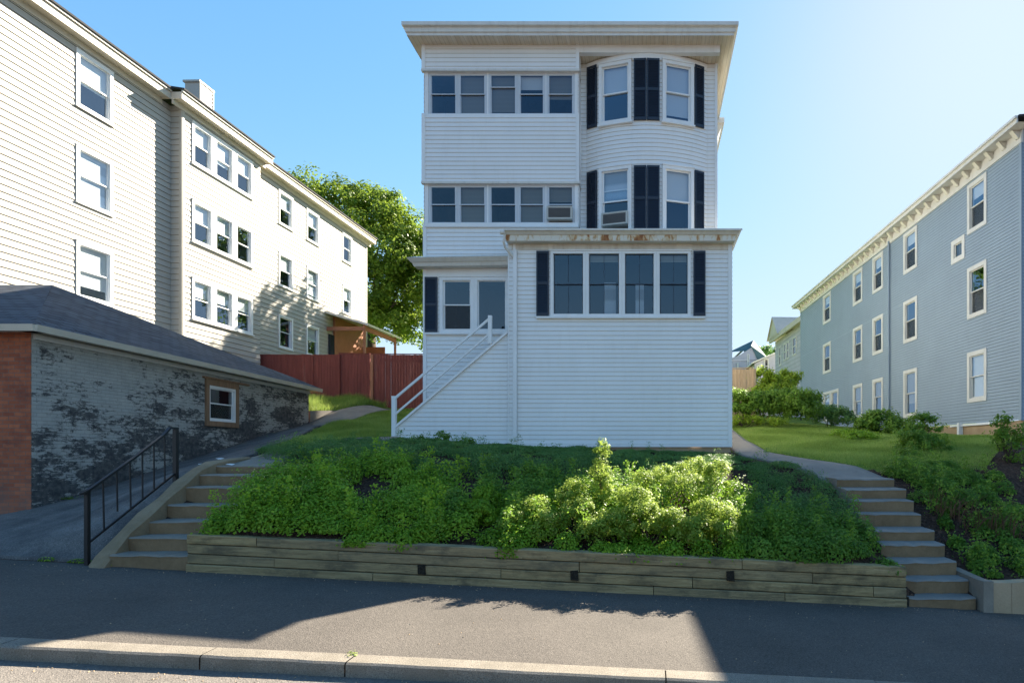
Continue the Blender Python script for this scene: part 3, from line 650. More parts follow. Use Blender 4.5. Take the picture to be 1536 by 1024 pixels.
# lower left wall
lwz = (pz(499,YL), pz(416,YL)); lh = [(px2(660,YL)+.03, px2(763,YL)-.03, lwz[0]+.02, lwz[1]-.02)]
m = MB(F2); siding(m, hX0+.08, aX0+.02, 2.2, 8.16, lh, zref=2.28); m.box(hX0, hX0+.09, -.04, .03, 2.2, 8.16); m.box(hX0+.09, aX0, 0, .022, 6.72, 6.95)
siding(m, aX0+.02, pX1, 7.6, 8.10, zref=2.28); m.box(hX0+.05, pX1+.0, -.02, .05, 8.05, 8.16)
m.build('wall', VIN(), mh)
window(mh, F2, px2(660,YL), px2(711.5,YL), *lwz, trim=.085, sill=False, depth=1.2, screen=True, sash=.03)
window(mh, F2, px2(711.5,YL)+.002, px2(764,YL), *lwz, trim=.085, sill=False, depth=1.2, rail=False, sash=.02)
m = MB(F2); m.box(px2(638,YL), px2(765,YL), 0, .07, lwz[0]-.05, lwz[0]-.003); m.build('window_sill', M['trim'], mh); m = MB(F2); m.box(px2(659,YL), px2(765,YL), 0, .06, lwz[1]+.003, lwz[1]+.035); m.build('window_sill', M['trim'], mh)
shutter(mh, F2, px2(638,YL), px2(656.5,YL), lwz[0]+.0, lwz[1])
# lower left gutter and little roof
Yg = 15.6; ga, gb = px2(610,Yg), aX0+.02; m = MB()
m.hexa([(ga+.14,15.72,6.93),(gb,15.72,6.97),(gb,16.0,6.97),(ga+.14,16.0,6.93),(ga+.1,15.68,7.02),(gb,15.68,7.06),(gb,16.0,7.06),(ga+.1,16.0,7.02)])
m.hexa([(ga+.08,15.66,7.02),(gb,15.66,7.06),(gb,16.0,7.06),(ga+.08,16.0,7.02),(ga,15.58,7.12),(gb,15.58,7.16),(gb,16.0,7.16),(ga,16.0,7.12)])
m.face([(ga,15.6,7.125),(gb,15.6,7.165),(gb,16.0,7.32),(hX0-.15,16.0,7.28)]); m.face([(ga,15.6,7.125),(hX0-.15,16.0,7.28),(ga,16.3,7.12)])
m.build('gutter', M['gutter'], mh)
# porches above
def band(z0, z1, proud, mat=True):
    m = MB(F2); siding(m, hX0+.05, pX1-.06, z0, z1, zref=z1-.115*40, n0=proud); m.box(hX0-.03, hX0+.06, -.05, proud+.03, z0, z1); m.box(pX1-.07, pX1+.02, -.4, proud+.03, z0, z1)
    m.box(hX0-.03, pX1+.02, -.03, proud+.002, z0-.001, z1); return m.build('wall', VIN(), mh)
zt0, zt1, zm0, zm1 = pz(105,YL), ZW, pz(273,YL), pz(171.5,YL)
band(zt0, zt1, .02); band(zm0, zm1, .02)
m = MB(F2); m.box(hX0-.04, pX1+.03, -.05, .06, zt0-.06, zt0-.002); m.box(hX0-.04, pX1+.03, -.05, .06, zm0-.06, zm0-.002); m.build('drip_trim', M['gutter'], mh)
strips = [((645,683),(689,727),(735,773),(779,815),(822,859)), (pz(171.5,YL), pz(108.5,YL)), (pz(335.5,YL), pz(276.5,YL))]
bl = [[None,('beige_blind',1),('beige_blind',.93),('beige_blind',.0),('beige_blind',.6)],[None,('beige_blind',1.0),None,('beige_blind',1),('beige_blind',.4)]]
bl[0][3] = ('shade', .35)
for r, (z0, z1) in enumerate(strips[1:]):
    for i, (a, b) in enumerate(strips[0]):
        w = window(mh, F2, px2(a-3,YL)+.001, px2(b+3,YL)-.001, z0, z1, trim=.045, bproud=-.01, n=-.03, sill=False, depth=1.3, room='porch_room', glass='glass_dark', blind=bl[r][i], trim_m='alu', sash=.02, split=(.5 if r else (.68 if i == 2 else .5)))
    m = MB(F2); m.box(hX0+.02, px2(642,YL)-.001, -.12, -.02, z0, z1); m.box(px2(862,YL)+.001, pX1, -.5, -.02, z0, z1)
    for (a, b), (c, d) in zip(strips[0][:-1], strips[0][1:]): m.box(px2(b+3,YL), px2(c-3,YL), -.1, -.036, z0, z1)
    m.box(hX0+.02, pX1, -.06, -.003, z1, z1+.05)
    m.build('mullion', M['trim'], mh)
m = MB(Frame((pX1,YL),(0,1),(1,0))); siding(m, 0, .52, 7.6, ZW, zref=2.28, n0=-.02); m.build('wall', VIN(), mh)
m = MB(Frame((hX0,YL),(0,1),(-1,0))); siding(m, 0, 5.3, 2.0, ZW, zref=2.28, n0=-.02); m.build('wall', VIN(), mh)
# beam running on over the recessed bow front
m = MB(F2); m.box(pX1+.02, px2(1080,YL), -.12, .03, pz(80,YL), ZW+.0); m.build('beam', M['trim'], mh)
# bow front
XC, RC = -.10, 3.13; YC = YM-.47+RC; th1 = math.asin(1.65/RC)
def arcP(a, n=0.0): t = a/RC; return (XC+(RC+n)*math.sin(t), YC-(RC+n)*math.cos(t))
class Arc:
    flip = True
    def P(f, s, n, z):
        L = RC*th1
        if s < -L: p = arcP(-L); return (p[0]+(s+L), p[1]-n, z)
        if s > L: p = arcP(L); return (p[0]+(s-L), p[1]-n, z)
        x, y = arcP(s, n); return (x, y, z)
ARC = Arc()
def tanfr(X):
    t = math.asin((X-XC)/RC); f = Frame(arcP(t*RC), (math.cos(t), math.sin(t)), (math.sin(t), -math.cos(t))); return f, t*RC
Yw = 16.12
wins = []
zu = (pz(185,Yw), pz(93.5,Yw)); zlw = (pz(346,Yw)-.12, pz(250.5,Yw))
for px0, px1_ in ((898,948),(993,1041)):
    X0, X1 = px2(px0,Yw), px2(px1_,Yw); f, a = tanfr((X0+X1)/2); wins.append((f, a, (X1-X0)/2*1.03))
holes = []
for f, a, h in wins:
    for z in (zu, zlw): holes.append((a-h+.03, a+h-.03, z[0]+.02, z[1]-.02))
m = MB(ARC); L = RC*th1; ss = [pX1+.0-arcP(-L)[0]-L]+list(np.linspace(-L, L, 33))+[L+hX1-.06-arcP(L)[0]]
for a, b in zip(ss[:-1], ss[1:]): siding(m, a, b, 7.4, 12.72, holes, zref=2.28, n0=0)
o = m.build('wall', VIN(), mh)
# merge lip jitter: corner board
m = MB(F3); m.box(hX1-.07, hX1, -.05, .03, 7.0, 12.78); m.build('corner_board', M['trim'], mh)
m = MB(ARC)
ss2 = list(np.linspace(-L+.02, L, 30))
for a, b in zip(ss2[:-1], ss2[1:]): m.box(a, b, -.0, .035, 12.52, 12.70)
m.build('frieze_board', M['trim'], mh)
for i, (f, a, h) in enumerate(wins):
    window(mh, f, -h, h, zu[0], zu[1], trim=.085, depth=.6, blind=(('blind', .5) if i == 0 else ('blind', .9)), sill=False, bproud=.05)
    if i == 0: window(mh, f, -h, h, zlw[0], zlw[1], trim=.085, depth=.6, blind=('curtain', .47), sill=False, lowopen=.30, bproud=.05)
    else: window(mh, f, -h, h, zlw[0], zlw[1], trim=.085, depth=.6, blind=('blind', .5), sill=False, bproud=.05)
    for z in (zu, zlw):
        m = MB(f); m.box(-h-.03, h+.03, .0, .075, z[0]-.045, z[0]-.003); m.build('window_sill', M['trim'], mh)
        m = MB(f); m.box(-h-.02, h+.02, 0, .065, z[1]+.003, z[1]+.035); m.build('window_head', M['trim'], mh)
for px0, px1_, hz in ((880,897,0),(951,969.5,1),(970.5,989,1),(1040.5,1056,0)):
    Yk = 16.35 if not hz else 16.03; X0, X1 = px2(px0,Yk), px2(px1_,Yk); f, a = tanfr((X0+X1)/2); h = (X1-X0)/2*1.02
    if not hz:
        shutter(mh, f, -h, h, pz(191,Yk), pz(99,Yk), .02); shutter(mh, f, -h, h, pz(346,Yk)-.1, pz(257,Yk), .02)
    else:
        shutter(mh, f, -h, h, pz(181,Yk), pz(89,Yk), .02); shutter(mh, f, -h, h, pz(341,Yk)-.1, pz(249,Yk), .02)
# window air conditioners
def aircon(fr, s0, s1, z0, z1, n, label):
    p = fr.P((s0+s1)/2, n, z0); t = thing('air_conditioner', p, label, 'air conditioner'); m = MB(fr)
    m.box(s0, s1, -.2, n, z0, z1); m.box(s0, s1, n, n+.012, z0, z0+.035); m.box(s0, s1, n, n+.012, z1-.035, z1); m.box(s0, s0+.04, n, n+.012, z0+.035, z1-.035); m.box(s1-.04, s1, n, n+.012, z0+.035, z1-.035)
    m.build('case', M['ac'], t); g = MB(fr); g.box(s0+.05, s1-.05, n-.0, n+.002, z0+.045, z1-.045)
    k = int((z1-z0-.09)/.022)
    for i in range(k): z = z0+.045+i*.022; g.box(s0+.05, s1-.05, n+.002, n+.01, z, z+.008)
    g.build('grille', M['ac_grille'], t); return t
f, a, h = wins[0]; aircon(f, -h+.10, h-.09, pz(335,16.0)-.02, pz(316,16.0)-.02, .11, 'boxy gray air conditioner sticking out of the bow window above the rusty roof edge')
aircon(F2, px2(821,YL), px2(859,YL), pz(331,YL), pz(312,YL), .12, 'pale air conditioner filling the rightmost pane of the lower row of porch windows')
# soffit, eaves, roof
ex0, ex1, ey = px2(602,15.5), px2(1108,15.5), 15.5; eb = 30.0
m = MB(); m.face([(ex0+.1,ey+.1,ZW),(ex0+.1,eb,ZW),(ex1-.1,eb,ZW),(ex1-.1,ey+.1,ZW)])
m.face([(pX1,YL+.05,12.73),(pX1,YM+.1,12.73),(hX1+.06,YM+.1,12.73),(hX1+.06,YL+.05,12.73)]); 
m.face([(hX1+.02,YL-.02,12.73),(hX1+.02,YM+.0,12.73),(hX1+.02,YM,ZW),(hX1+.02,YL-.02,ZW)])
m.build('soffit', M['soffit2'], mh)
m = MB()
def ring_eave(m, o0, o1, z0, z1):
    """sloped band round the eaves: o = outward offset at bottom / top"""
    a = [(ex0-o0+.1,ey-o0+.1,z0),(ex1+o0-.1,ey-o0+.1,z0),(ex1+o0-.1,eb,z0),(ex0-o0+.1,eb,z0)]; b = [(ex0-o1+.1,ey-o1+.1,z1),(ex1+o1-.1,ey-o1+.1,z1),(ex1+o1-.1,eb,z1),(ex0-o1+.1,eb,z1)]
    for i in range(4): j = (i+1) % 4; m.face([a[i], a[j], b[j], b[i]])
ring_eave(m, 0, .0, ZW-.01, ZW+.06); ring_eave(m, .0, .03, ZW+.06, ZW+.07); ring_eave(m, .03, .035, ZW+.07, ZW+.17); ring_eave(m, .035, .1, ZW+.17, ZW+.2); ring_eave(m, .1, .1, ZW+.2, ZW+.29)
m.build('gutter', M['gutter'], mh)
rf = MB(); zr = ZW+.28; xm = (ex0+ex1)/2; rf.face([(ex0,ey,zr),(ex1,ey,zr),(xm,ey+4.4,zr+1.3)]); rf.face([(ex1,ey,zr),(ex1,eb,zr),(xm,eb-4.4,zr+1.3),(xm,ey+4.4,zr+1.3)]); rf.face([(ex1,eb,zr),(ex0,eb,zr),(xm,eb-4.4,zr+1.3)]); rf.face([(ex0,eb,zr),(ex0,ey,zr),(xm,ey+4.4,zr+1.3),(xm,eb-4.4,zr+1.3)])
rfo = rf.build('roof', M['tar'], mh)
# rear side bays (right one shows beyond the eaves; left one unseen, added to shade the garage)
m = MB(); m.box(-7.3, -5.9, 21.2, 29.4, 2, 13.2); m.box(1.8, 2.05, 20.2, 24.5, 2.4, 12.8); m.box(-5.9, hX1-.02, 29.4, 29.6, 2, 13)
m.build('side_bay_and_shade_wing', M['vinyl'], mh)
m = MB(); m.hexa([(1.9,20.1,12.2),(2.08,20.1,12.2),(2.08,24.6,12.2),(1.9,24.6,12.2),(1.9,19.9,12.95),(2.42,19.9,12.95),(2.42,24.8,12.95),(1.9,24.8,12.95)]); m.box(1.9,2.46,19.85,24.85,12.95,13.12); m.build('gutter', M['gutter'], mh)
m = MB(); m.hexa([(-7.6,20.95,13.2),(-6.0,20.95,13.2),(-6.0,29.8,13.2),(-7.6,29.8,13.2),(-7.6,20.95,13.5),(-5.5,20.95,13.9),(-5.5,29.8,13.9),(-7.6,29.8,13.5)]); m.build('roof', M['tar'], mh)  # roof of the added left wing, carries its shade over the garage
m = MB(Frame((hX1,YM),(0,1),(1,0))); siding(m, 0, 13, 2.28, 12.9, zref=2.28, n0=-.01); m.build('wall', VIN(), mh)
# side stairs with rails at the left
st = thing('side_stairs', (-5.1, 15.4, 2.4), 'white railed side stairs boxed in with vinyl siding at the left of the white house', 'stairs')
YS = 15.38; FS = front(YS); sx0 = px2(594.5,YS); zA, zB = pz(637,YS), pz(502,YS); xA, xB = px2(597,YS), px2(757,YS)
def sfun(z):
    if z < zA: return (sx0, aX0-.0)
    return (min(xA+(z-zA)/(zB-zA)*(xB-xA), aX0-.01), aX0-.0)
m = MB(FS); siding(m, sx0, aX0, 2.28, zB+.1, zref=2.28, sfun=sfun); m.build('skirt', VIN(), st)
m = MB(); n = 13
for i in range(n):
    x = xA+(xB-xA)*i/n; z = zA+(zB-zA)*i/n-.06; m.box(x, x+(xB-xA)/n+.03, YS+.03, YL-.03, z-.04, z)
    m.box(x+.02, x+.04, YS+.03, YL-.03, z-.2, z-.04)
m.build('tread', M['white_aged'], st)
m = MB(); m.bar((px2(592,YS),YS-.03,2.3),(px2(592,YS),YS-.03,pz(594,YS)), .10); m.build('post', M['trim'], st)
m = MB(); m.bar((px2(736,YS),YS-.05,pz(516,YS)),(px2(736,YS),YS-.05,pz(474,YS)), .09); m.build('post', M['trim'], st)
m = MB(); m.bar((px2(593,YS),YS-.05,pz(598,YS)),(px2(735,YS),YS-.05,pz(478.5,YS)), .05, .055); m.build('rail', M['trim'], st)
m = MB(); m.bar((px2(593,YS),YS-.05,pz(622,YS)),(px2(735,YS),YS-.05,pz(501,YS)), .045, .045); m.build('rail', M['trim'], st)
m = MB(); m.bar((px2(594,YS),YS-.03,pz(640,YS)),(px2(762,YS),YS-.03,pz(498,YS)), .06, .055); m.build('skirt_cap', M['trim'], st)
# ------------------------------------------------------------------ long cream house at the left
lhs = thing('house', (-19, 25, 3), 'long cream clapboard apartment house on the left with three rows of windows', 'house')
d = (25/900, 1.0); LF0 = Frame((-17.2, 18), d, (d[1], -d[0])); A0 = LF0
def offs(fr, n): return Frame((fr.o[0]+fr.n[0]*n, fr.o[1]+fr.n[1]*n), fr.u, fr.n)
A1 = offs(A0, .4)
sE = A0.s(256); sR = A0.s(256); s2b = A1.s(390); s3e = A0.s(550)
rowz = [(12.45, 14.15), (9.57, 11.28), (6.70, 8.42)]; LZ0, LZ1 = 2.2, 14.4
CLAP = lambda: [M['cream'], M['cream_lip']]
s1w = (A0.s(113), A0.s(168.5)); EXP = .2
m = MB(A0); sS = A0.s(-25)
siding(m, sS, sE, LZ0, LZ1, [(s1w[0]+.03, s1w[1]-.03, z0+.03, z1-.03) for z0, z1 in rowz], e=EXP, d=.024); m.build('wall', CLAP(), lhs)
for i, (z0, z1) in enumerate(rowz): window(lhs, A0, *s1w, z0, z1, trim=.10, blind=[('shade', .55), ('curtain', .95), ('blind', .8)][i], depth=.5, sill=True, glass='glass_l')
ret = Frame(A0.P(sE, 0, 0)[:2], A0.n, (-A0.u[0], -A0.u[1])); m = MB(ret); siding(m, 0, .4, LZ0, LZ1, e=EXP, d=.024); m.box(.33, .42, 0, .03, LZ0, LZ1); m.build('wall', CLAP(), lhs)
m = MB(A1); t2 = [(A1.s(287), A1.s(318)), (A1.s(320.5), A1.s(349.5)), (A1.s(352), A1.s(378))]
r2 = [(12.58, 14.1), (9.74, 11.26), (6.92, 8.42)]; T0, T1 = t2[0][0], t2[2][1]
siding(m, sE, s2b, LZ0, LZ1, [(T0+.03, T1-.03, z0+.03, z1-.03) for z0, z1 in r2], e=EXP, d=.024); m.box(sE, sE+.1, 0, .035, LZ0, LZ1); m.build('wall', CLAP(), lhs)
bls = [('shade', .45), ('curtain', .6), ('blind', .5), ('shade', .5), ('blind', .45), None, ('blind', .42), ('shade', .4), ('blind', .4)]
k = 0
for z0, z1 in r2:
    for (a, b) in t2: window(lhs, A1, a, b, z0, z1, trim=.10, blind=bls[k], depth=.5, sill=False, bproud=.05, glass='glass_l'); k += 1
    m = MB(A1); 
    for (a, b), (c, dd) in zip(t2[:-1], t2[1:]): m.box(b+.002, c-.002, -.02, .047, z0, z1)
    m.box(T0-.03, T1+.03, 0, .09, z0-.05, z0-.003); m.box(T0-.02, T1+.02, 0, .07, z1+.003, z1+.03); m.build('mullion', M['trim'], lhs)
bk = Frame(A0.P(s2b, 0, 0)[:2], A0.n, A0.u); m = MB(bk); siding(m, 0, .4, LZ0, LZ1, e=EXP, d=.024); m.build('wall', CLAP(), lhs)
m = MB(A0); c3 = [(A0.s(417), A0.s(438.5)), (A0.s(459), A0.s(477.6)), (A0.s(513), A0.s(527))]
hs = []
for j, (a, b) in enumerate(c3):
    for i, (z0, z1) in enumerate(r2):
        if j == 2 and i == 2: continue
        hs.append((a+.03, b-.03, z0+.03-.1, z1-.03-.1))
siding(m, s2b, s3e-.08, LZ0, LZ1, hs, e=EXP, d=.024); m.box(s3e-.1, s3e, -.05, .035, LZ0, LZ1); m.build('wall', CLAP(), lhs)
k = 0
for j, (a, b) in enumerate(c3):
    for i, (z0, z1) in enumerate(r2):
        if j == 2 and i == 2: continue
        window(lhs, A0, a, b, z0-.1, z1-.1, trim=.09, blind=[('curtain', .5), ('shade', .5), None, ('shade', .5), ('curtain', .9), ('blind', .45), None, ('shade', .45)][k], depth=.5, sill=True, glass='glass_l'); k += 1
endf = Frame(A0.P(s3e, 0, 0)[:2], (-A0.n[0], -A0.n[1]), A0.u); m = MB(endf); siding(m, 0, 9, LZ0, LZ1, e=EXP, d=.024); m.build('wall', CLAP(), lhs)
frf = Frame(A0.P(sS, 0, 0)[:2], (-A0.n[0], -A0.n[1]), (-A0.u[0], -A0.u[1])); m = MB(frf); siding(m, 0, 9, LZ0, LZ1, e=EXP, d=.024); m.build('wall', CLAP(), lhs)
m = MB(A0); m.tube([(s2b+.06,.08,3),(s2b+.06,.08,14.2),(s2b+.0,.28,14.38)], .045, 8); m.build('downpipe', M['trim_cream'], lhs)
# eaves
def eaves(house, fr, s0, s1, n_out, zb, zt, ends=(0, 0), mt='trim_cream', mr_='tar'):
    m = MB(fr); m.box(s0, s1, n_out-.03, n_out, zb, zt-.06); m.box(s0, s1, n_out-.02, n_out+.05, zt-.06, zt); m.face([(s0,-.02,zb+.03),(s1,-.02,zb+.03),(s1,n_out,zb+.03),(s0,n_out,zb+.03)])
    m.box(s0, s1, -.01, .05, zb-.16, zb+.03)
    if ends[0]: m.box(s0-.001, s0+.02, -.6, n_out-.002, zb+.001, zt-.061)
    if ends[1]: m.box(s1-.02, s1+.001, -.6, n_out-.002, zb+.001, zt-.061)
    m.build('eave', M[mt], house)
eaves(lhs, A0, sS-.4, sE-.42, .36, LZ1, LZ1+.30); eaves(lhs, A1, sE-.42, s2b+.3, .36, LZ1, LZ1+.30, (1, 1)); eaves(lhs, A0, s2b+.3, s3e+.4, .36, LZ1, LZ1+.30, (0, 1))
rm = MB(A0); ze = LZ1+.31
def slab(m, s0, s1, n0, n1, z, pitch):
    m.hexa([(s0,n0,z),(s1,n0,z),(s1,n1,z+pitch),(s0,n1,z+pitch),(s0,n0,z+.06),(s1,n0,z+.06),(s1,n1,z+.06+pitch),(s0,n1,z+.06+pitch)])
slab(rm, sS-.4, sE-.42, .45, -5, ze, .9); slab(rm, sE-.43, s2b+.33, .85, -5, ze-.001, .96); slab(rm, s2b+.33, s3e+.42, .45, -5, ze, .9); slab(rm, sS-.4, s3e+.42, -9.6, -5, ze, .9)
for e in (sS-.3, s3e+.3): rm.face([(e,.3,ze),(e,-5,ze+.9),(e,-9.5,ze)])
lroof = rm.build('roof', M['tar'], lhs)
cf = offs(A0, -1.5); c0 = cf.s(299); c1 = cf.s(320); m = MB(cf); siding(m, c0, c1, 14.8, 17.25, e=.16, d=.02); 
for q in [((c0,-.62),(c0,0))]: pass
m.box(c0, c0+.05, -.01, .03, 14.8, 17.25); m.box(c1-.05, c1, -.01, .03, 14.8, 17.25); m.box(c0-.03, c1+.03, -.68, .04, 17.25, 17.33); m.box(c0+.02, c1-.02, -.62, -.02, 14.8, 17.24); m.build('chimney', [M['cream'], M['cream_lip']], lroof)
# small porch at the far end
pr_ = MB(A0); pa, pb = 31.2-18, 34.8-18; slz = lambda n: 9.25-.30*n
pr_.hexa([(pa-.15,0,slz(0)),(pb+.15,0,slz(0)),(pb+.15,2.25,slz(2.25)),(pa-.15,2.25,slz(2.25)),(pa-.15,0,slz(0)+.1),(pb+.15,0,slz(0)+.1),(pb+.15,2.3,slz(2.25)+.1),(pa-.15,2.3,slz(2.25)+.1)])
po = pr_.build('porch_roof', M['white_aged'], lhs)
m = MB(A0); m.box(pa-.02, pa+.1, 1.95, 2.05, 4, slz(2.0)); m.build('porch_post', M['brownwood'], po); m = MB(A0); m.box(pb-.1, pb, 1.95, 2.05, 4, slz(2.0)); m.build('porch_post', M['brownwood'], po)
m = MB(A0); m.box(pa-.01, pa+.07, .02, 1.95, slz(1.95)-.32, slz(1.95)-.12); m.box(pa+.11, pb-.1, 1.95, 2.03, slz(2.0)-.3, slz(2.0)-.06); m.build('porch_beam', M['brownwood'], po)
m = MB(A0); m.box(pa+.6, pb, .03, .12, 4, slz(0)-.05); m.box(pb-.06, pb-.01, .13, 1.4, 4, 8.1); m.build('porch_panel', M['brownwood'], po)
m = MB(A0); m.box(pa+.15, pa+.6, .03, .1, 4, 8.2); m.build('porch_door', M['room'], po)

# ------------------------------------------------------------------ blue gray house at the right
rh = thing('house', (14, 28, 2.8), 'long blue gray clapboard apartment house on the right with white bracketed cornice', 'house')
d = (-43/900, 1.0); B0 = Frame((10.58, 19.4), d, (-d[1], d[0]))
b0, b1 = B0.s(1533.5), B0.s(1201); BZ0, BZ1 = 3.0, 10.95
cols = [B0.s(1481)-0, B0.s(1452)], [B0.s(1376.4), B0.s(1356)], [B0.s(1325), B0.s(1309.5)], [B0.s(1294), B0.s(1280)], [B0.s(1246.5), B0.s(1235)]
rz = [(9.25, 10.88), (6.45, 8.13), (3.69, 5.34)]
BL = lambda: [M['blue'], M['blue_lip']]; wl = []
for j, (a, b) in enumerate(cols):
    for i, (z0, z1) in enumerate(rz):
        if j == 4 and i == 2: continue
        zz0 = z0-(.25 if i == 2 and j in (1,) else 0)
        wl.append((a, b, zz0 if not (i == 2 and j == 1) else 3.44, z1, j, i))
wl += [(B0.s(1258), B0.s(1246.6), 3.75, 5.4, 5, 2), (B0.s(1246.4), B0.s(1235), 3.75, 5.4, 5, 2)]
sq = (B0.s(1448), B0.s(1428), 8.56, 9.35)
hs = [(w[0]+.03, w[1]-.03, w[2]+.03, w[3]-.03) for w in wl]+[(sq[0]+.05, sq[1]-.05, sq[2]+.05, sq[3]-.05)]
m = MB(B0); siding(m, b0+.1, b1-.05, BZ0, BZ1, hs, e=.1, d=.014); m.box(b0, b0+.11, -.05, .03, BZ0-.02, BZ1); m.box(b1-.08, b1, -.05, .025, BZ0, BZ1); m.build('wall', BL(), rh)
for idx, (a, b, z0, z1, j, i) in enumerate(wl):
    bb = None
    if i == 2 and j < 4: bb = ('beige_blind' if j != 0 else 'shade', [1, .75, .45, .6, .3, .3][j])
    elif (idx*7) % 3 == 0: bb = ('shade', .3)
    window(rh, B0, a, b, z0, z1, trim=.135, blind=bb, depth=.6, sill=False, bproud=.035, trim_m='white_aged', screen=(i != 2), glass='glass_r')
w = window(rh, B0, *sq, trim=.16, rail=False, sill=False, trim_m='white_aged', blind=('beige_blind', 1), glass='glass_g', depth=.4, bproud=.035)
m = MB(B0); sp = B0.s(1335.5); m.tube([(sp,.07,3.2),(sp,.07,BZ1+.1)], .05, 8); m.box(sp-.09, sp-.06, .0, .03, BZ0, BZ1); m.build('downpipe', M['blue'], rh)
# cornice: frieze, brackets, soffit, crown
m = MB(B0); z = BZ1; m.box(b0-.02, b1+.02, -.02, .05, z, z+.27); m.face([(b0-.4,0,z+.36),(b1+.4,0,z+.36),(b1+.4,.42,z+.36),(b0-.4,.42,z+.36)]); m.box(b0-.4, b1+.4, .40, .44, z+.33, z+.45); m.box(b0-.42, b1+.42, .42, .50, z+.45, z+.52)
m.box(b0-.02, b1+.02, -.02, .03, z+.27, z+.36); m.box(b1+.36, b1+.4, -1.5, .4, z+.33, z+.45); m.build('cornice', M['white_aged'], rh)
n = int((b1-b0)/.62)
for i in range(n+1):
    s = b0+.1+(b1-b0-.2)*i/n; m = MB(B0); m.hexa([(s-.07,.03,z+.14),(s+.07,.03,z+.14),(s+.07,.10,z+.14),(s-.07,.10,z+.14),(s-.07,.03,z+.35),(s+.07,.03,z+.35),(s+.07,.28,z+.35),(s-.07,.28,z+.35)]); m.build('bracket', M['gutter'], rh)
m = MB(B0); slab(m, b0-.45, b1+.45, .40, -4.5, z+.48, .5); slab(m, b0-.45, b1+.45, -9.6, -4.5, z+.48, .5); m.build('roof', M['tar'], rh)
ff = Frame(B0.P(b0, 0, 0)[:2], (-B0.n[0], -B0.n[1]), (-B0.u[0], -B0.u[1])); m = MB(ff); siding(m, 0, 9, BZ0, BZ1+.5, e=.1, d=.014); m.build('wall', BL(), rh)
ff = Frame(B0.P(b1, 0, 0)[:2], (-B0.n[0], -B0.n[1]), B0.u); m = MB(ff); siding(m, 0, 9, BZ0, BZ1+.5, e=.1, d=.014); m.build('wall', BL(), rh)
m = MB(B0); m.box(b0+.03, b1-.03, -.3, -.03, .8, 2.985); m.build('foundation', M['tan_conc'], rh)
m = MB(B0); s = B0.s(1442); m.box(s-.06, s+.06, -.02, .12, 2.3, 3.04); m.box(B0.s(1487), B0.s(1426), .0, .03, 2.93, 2.99); m.build('drain_pipe', M['trim'], rh)
m = MB(B0); s = B0.s(1224); m.bar((s,.9,3.3),(s,.9,5.4), .06); m.bar((s,.95,5.4),(s+1.6,.5,5.0), .06); m.bar((s+.0,.9,4.3),(s+1.6,.9,4.1), .04); m.build('side_rail', M['iron'], rh)

# ------------------------------------------------------------------ garage
ga_ = thing('garage', (-14, 16, 1), 'low garage with dark hipped shingle roof, peeling gray painted side and red brick front', 'garage')
GZ = 4.29; gu = (-82/900, 1.0); G0 = Frame((-11.34, 11), gu, (gu[1], -gu[0])); gE = G0.s(463); gx = lambda y: -11.34-.0911*(y-11)
GW = (G0.s(307), G0.s(356)); Yc_ = G0.Y((GW[0]+GW[1])/2); gwz = (pz(640,Yc_), pz(572,Yc_))
m = MB(G0)
def wall_holes(m, s0, s1, z0, z1, hs, mi=0):
    S = sorted(set([s0, s1]+[h[0] for h in hs]+[h[1] for h in hs])); Z = sorted(set([z0, z1]+[h[2] for h in hs]+[h[3] for h in hs]))
    for a, b in zip(S[:-1], S[1:]):
        for c, e in zip(Z[:-1], Z[1:]):
            if any(h[0] < (a+b)/2 < h[1] and h[2] < (c+e)/2 < h[3] for h in hs): continue
            m.face([(a,0,c),(b,0,c),(b,0,e),(a,0,e)], mi)
wall_holes(m, 0, gE, 0, GZ, [(GW[0]+.1, GW[1]-.1, gwz[0]+.1, gwz[1]-.1)]); m.build('wall', M['peel'], ga_)
GFn = Frame((-11.34, 11), (-1, 0), (0, -1)); m = MB(GFn); m.face([(0.0,0,0),(5.3,0,0),(5.3,0,GZ),(0.0,0,GZ)]); m.box(0, .04, -.0, .012, 0, GZ); m.build('wall', M['brick'], ga_)
m = MB(); m.face([(-16.64,11,0),(-16.64,21.6,0),(-16.64,21.6,GZ),(-16.64,14,5.95),(-16.64,11,GZ)]); m.face([(gx(21.64),21.64,0),(-16.64,21.64,0),(-16.64,21.64,GZ),(gx(21.64),21.64,GZ)]); m.build('wall', M['brick'], ga_)
w = window(ga_, G0, GW[0]+.13, GW[1]-.13, gwz[0]+.14, gwz[1]-.16, trim=.06, depth=.5, sill=False, bproud=.03, glass='glass_g', sash=.03, screen=True)
m = MB(G0); a, b = GW; m.box(a, a+.13, -.05, .05, gwz[0], gwz[1]); m.box(b-.13, b, -.05, .05, gwz[0], gwz[1]); m.box(a+.13, b-.13, -.05, .048, gwz[1]-.16, gwz[1]); m.box(a+.13, b-.13, -.05, .048, gwz[0], gwz[0]+.14); m.box(a-.1, b+.5, .0, .07, gwz[1]+.003, gwz[1]+.05); m.build('window_frame', M['oldwood'], ga_)
zE = GZ+.08; yF, yB = 10.72, 21.95; xr = lambda y: gx(y)+.32
Pk = (-13.94, 14.0, 5.97); PL = (-16.9, 14.0, 5.97)
rfm = MB(); cFR_ = (xr(yF), yF, zE); cBR_ = (xr(yB), yB, zE)
NRM = (Vector(cBR_)-Vector(cFR_)).cross(Vector(Pk)-Vector(cFR_)).normalized()
def sloped(pts, o, ux, nr=None):   # planar uv from eave line
    o = Vector(o); ux = Vector(ux).normalized(); nn = None
    P = [Vector(p) for p in pts]; nrm = nr or (P[1]-P[0]).cross(P[2]-P[0]).normalized(); uy = nrm.cross(ux).normalized()
    return [((p-o).dot(ux), (p-o).dot(uy)) for p in P]
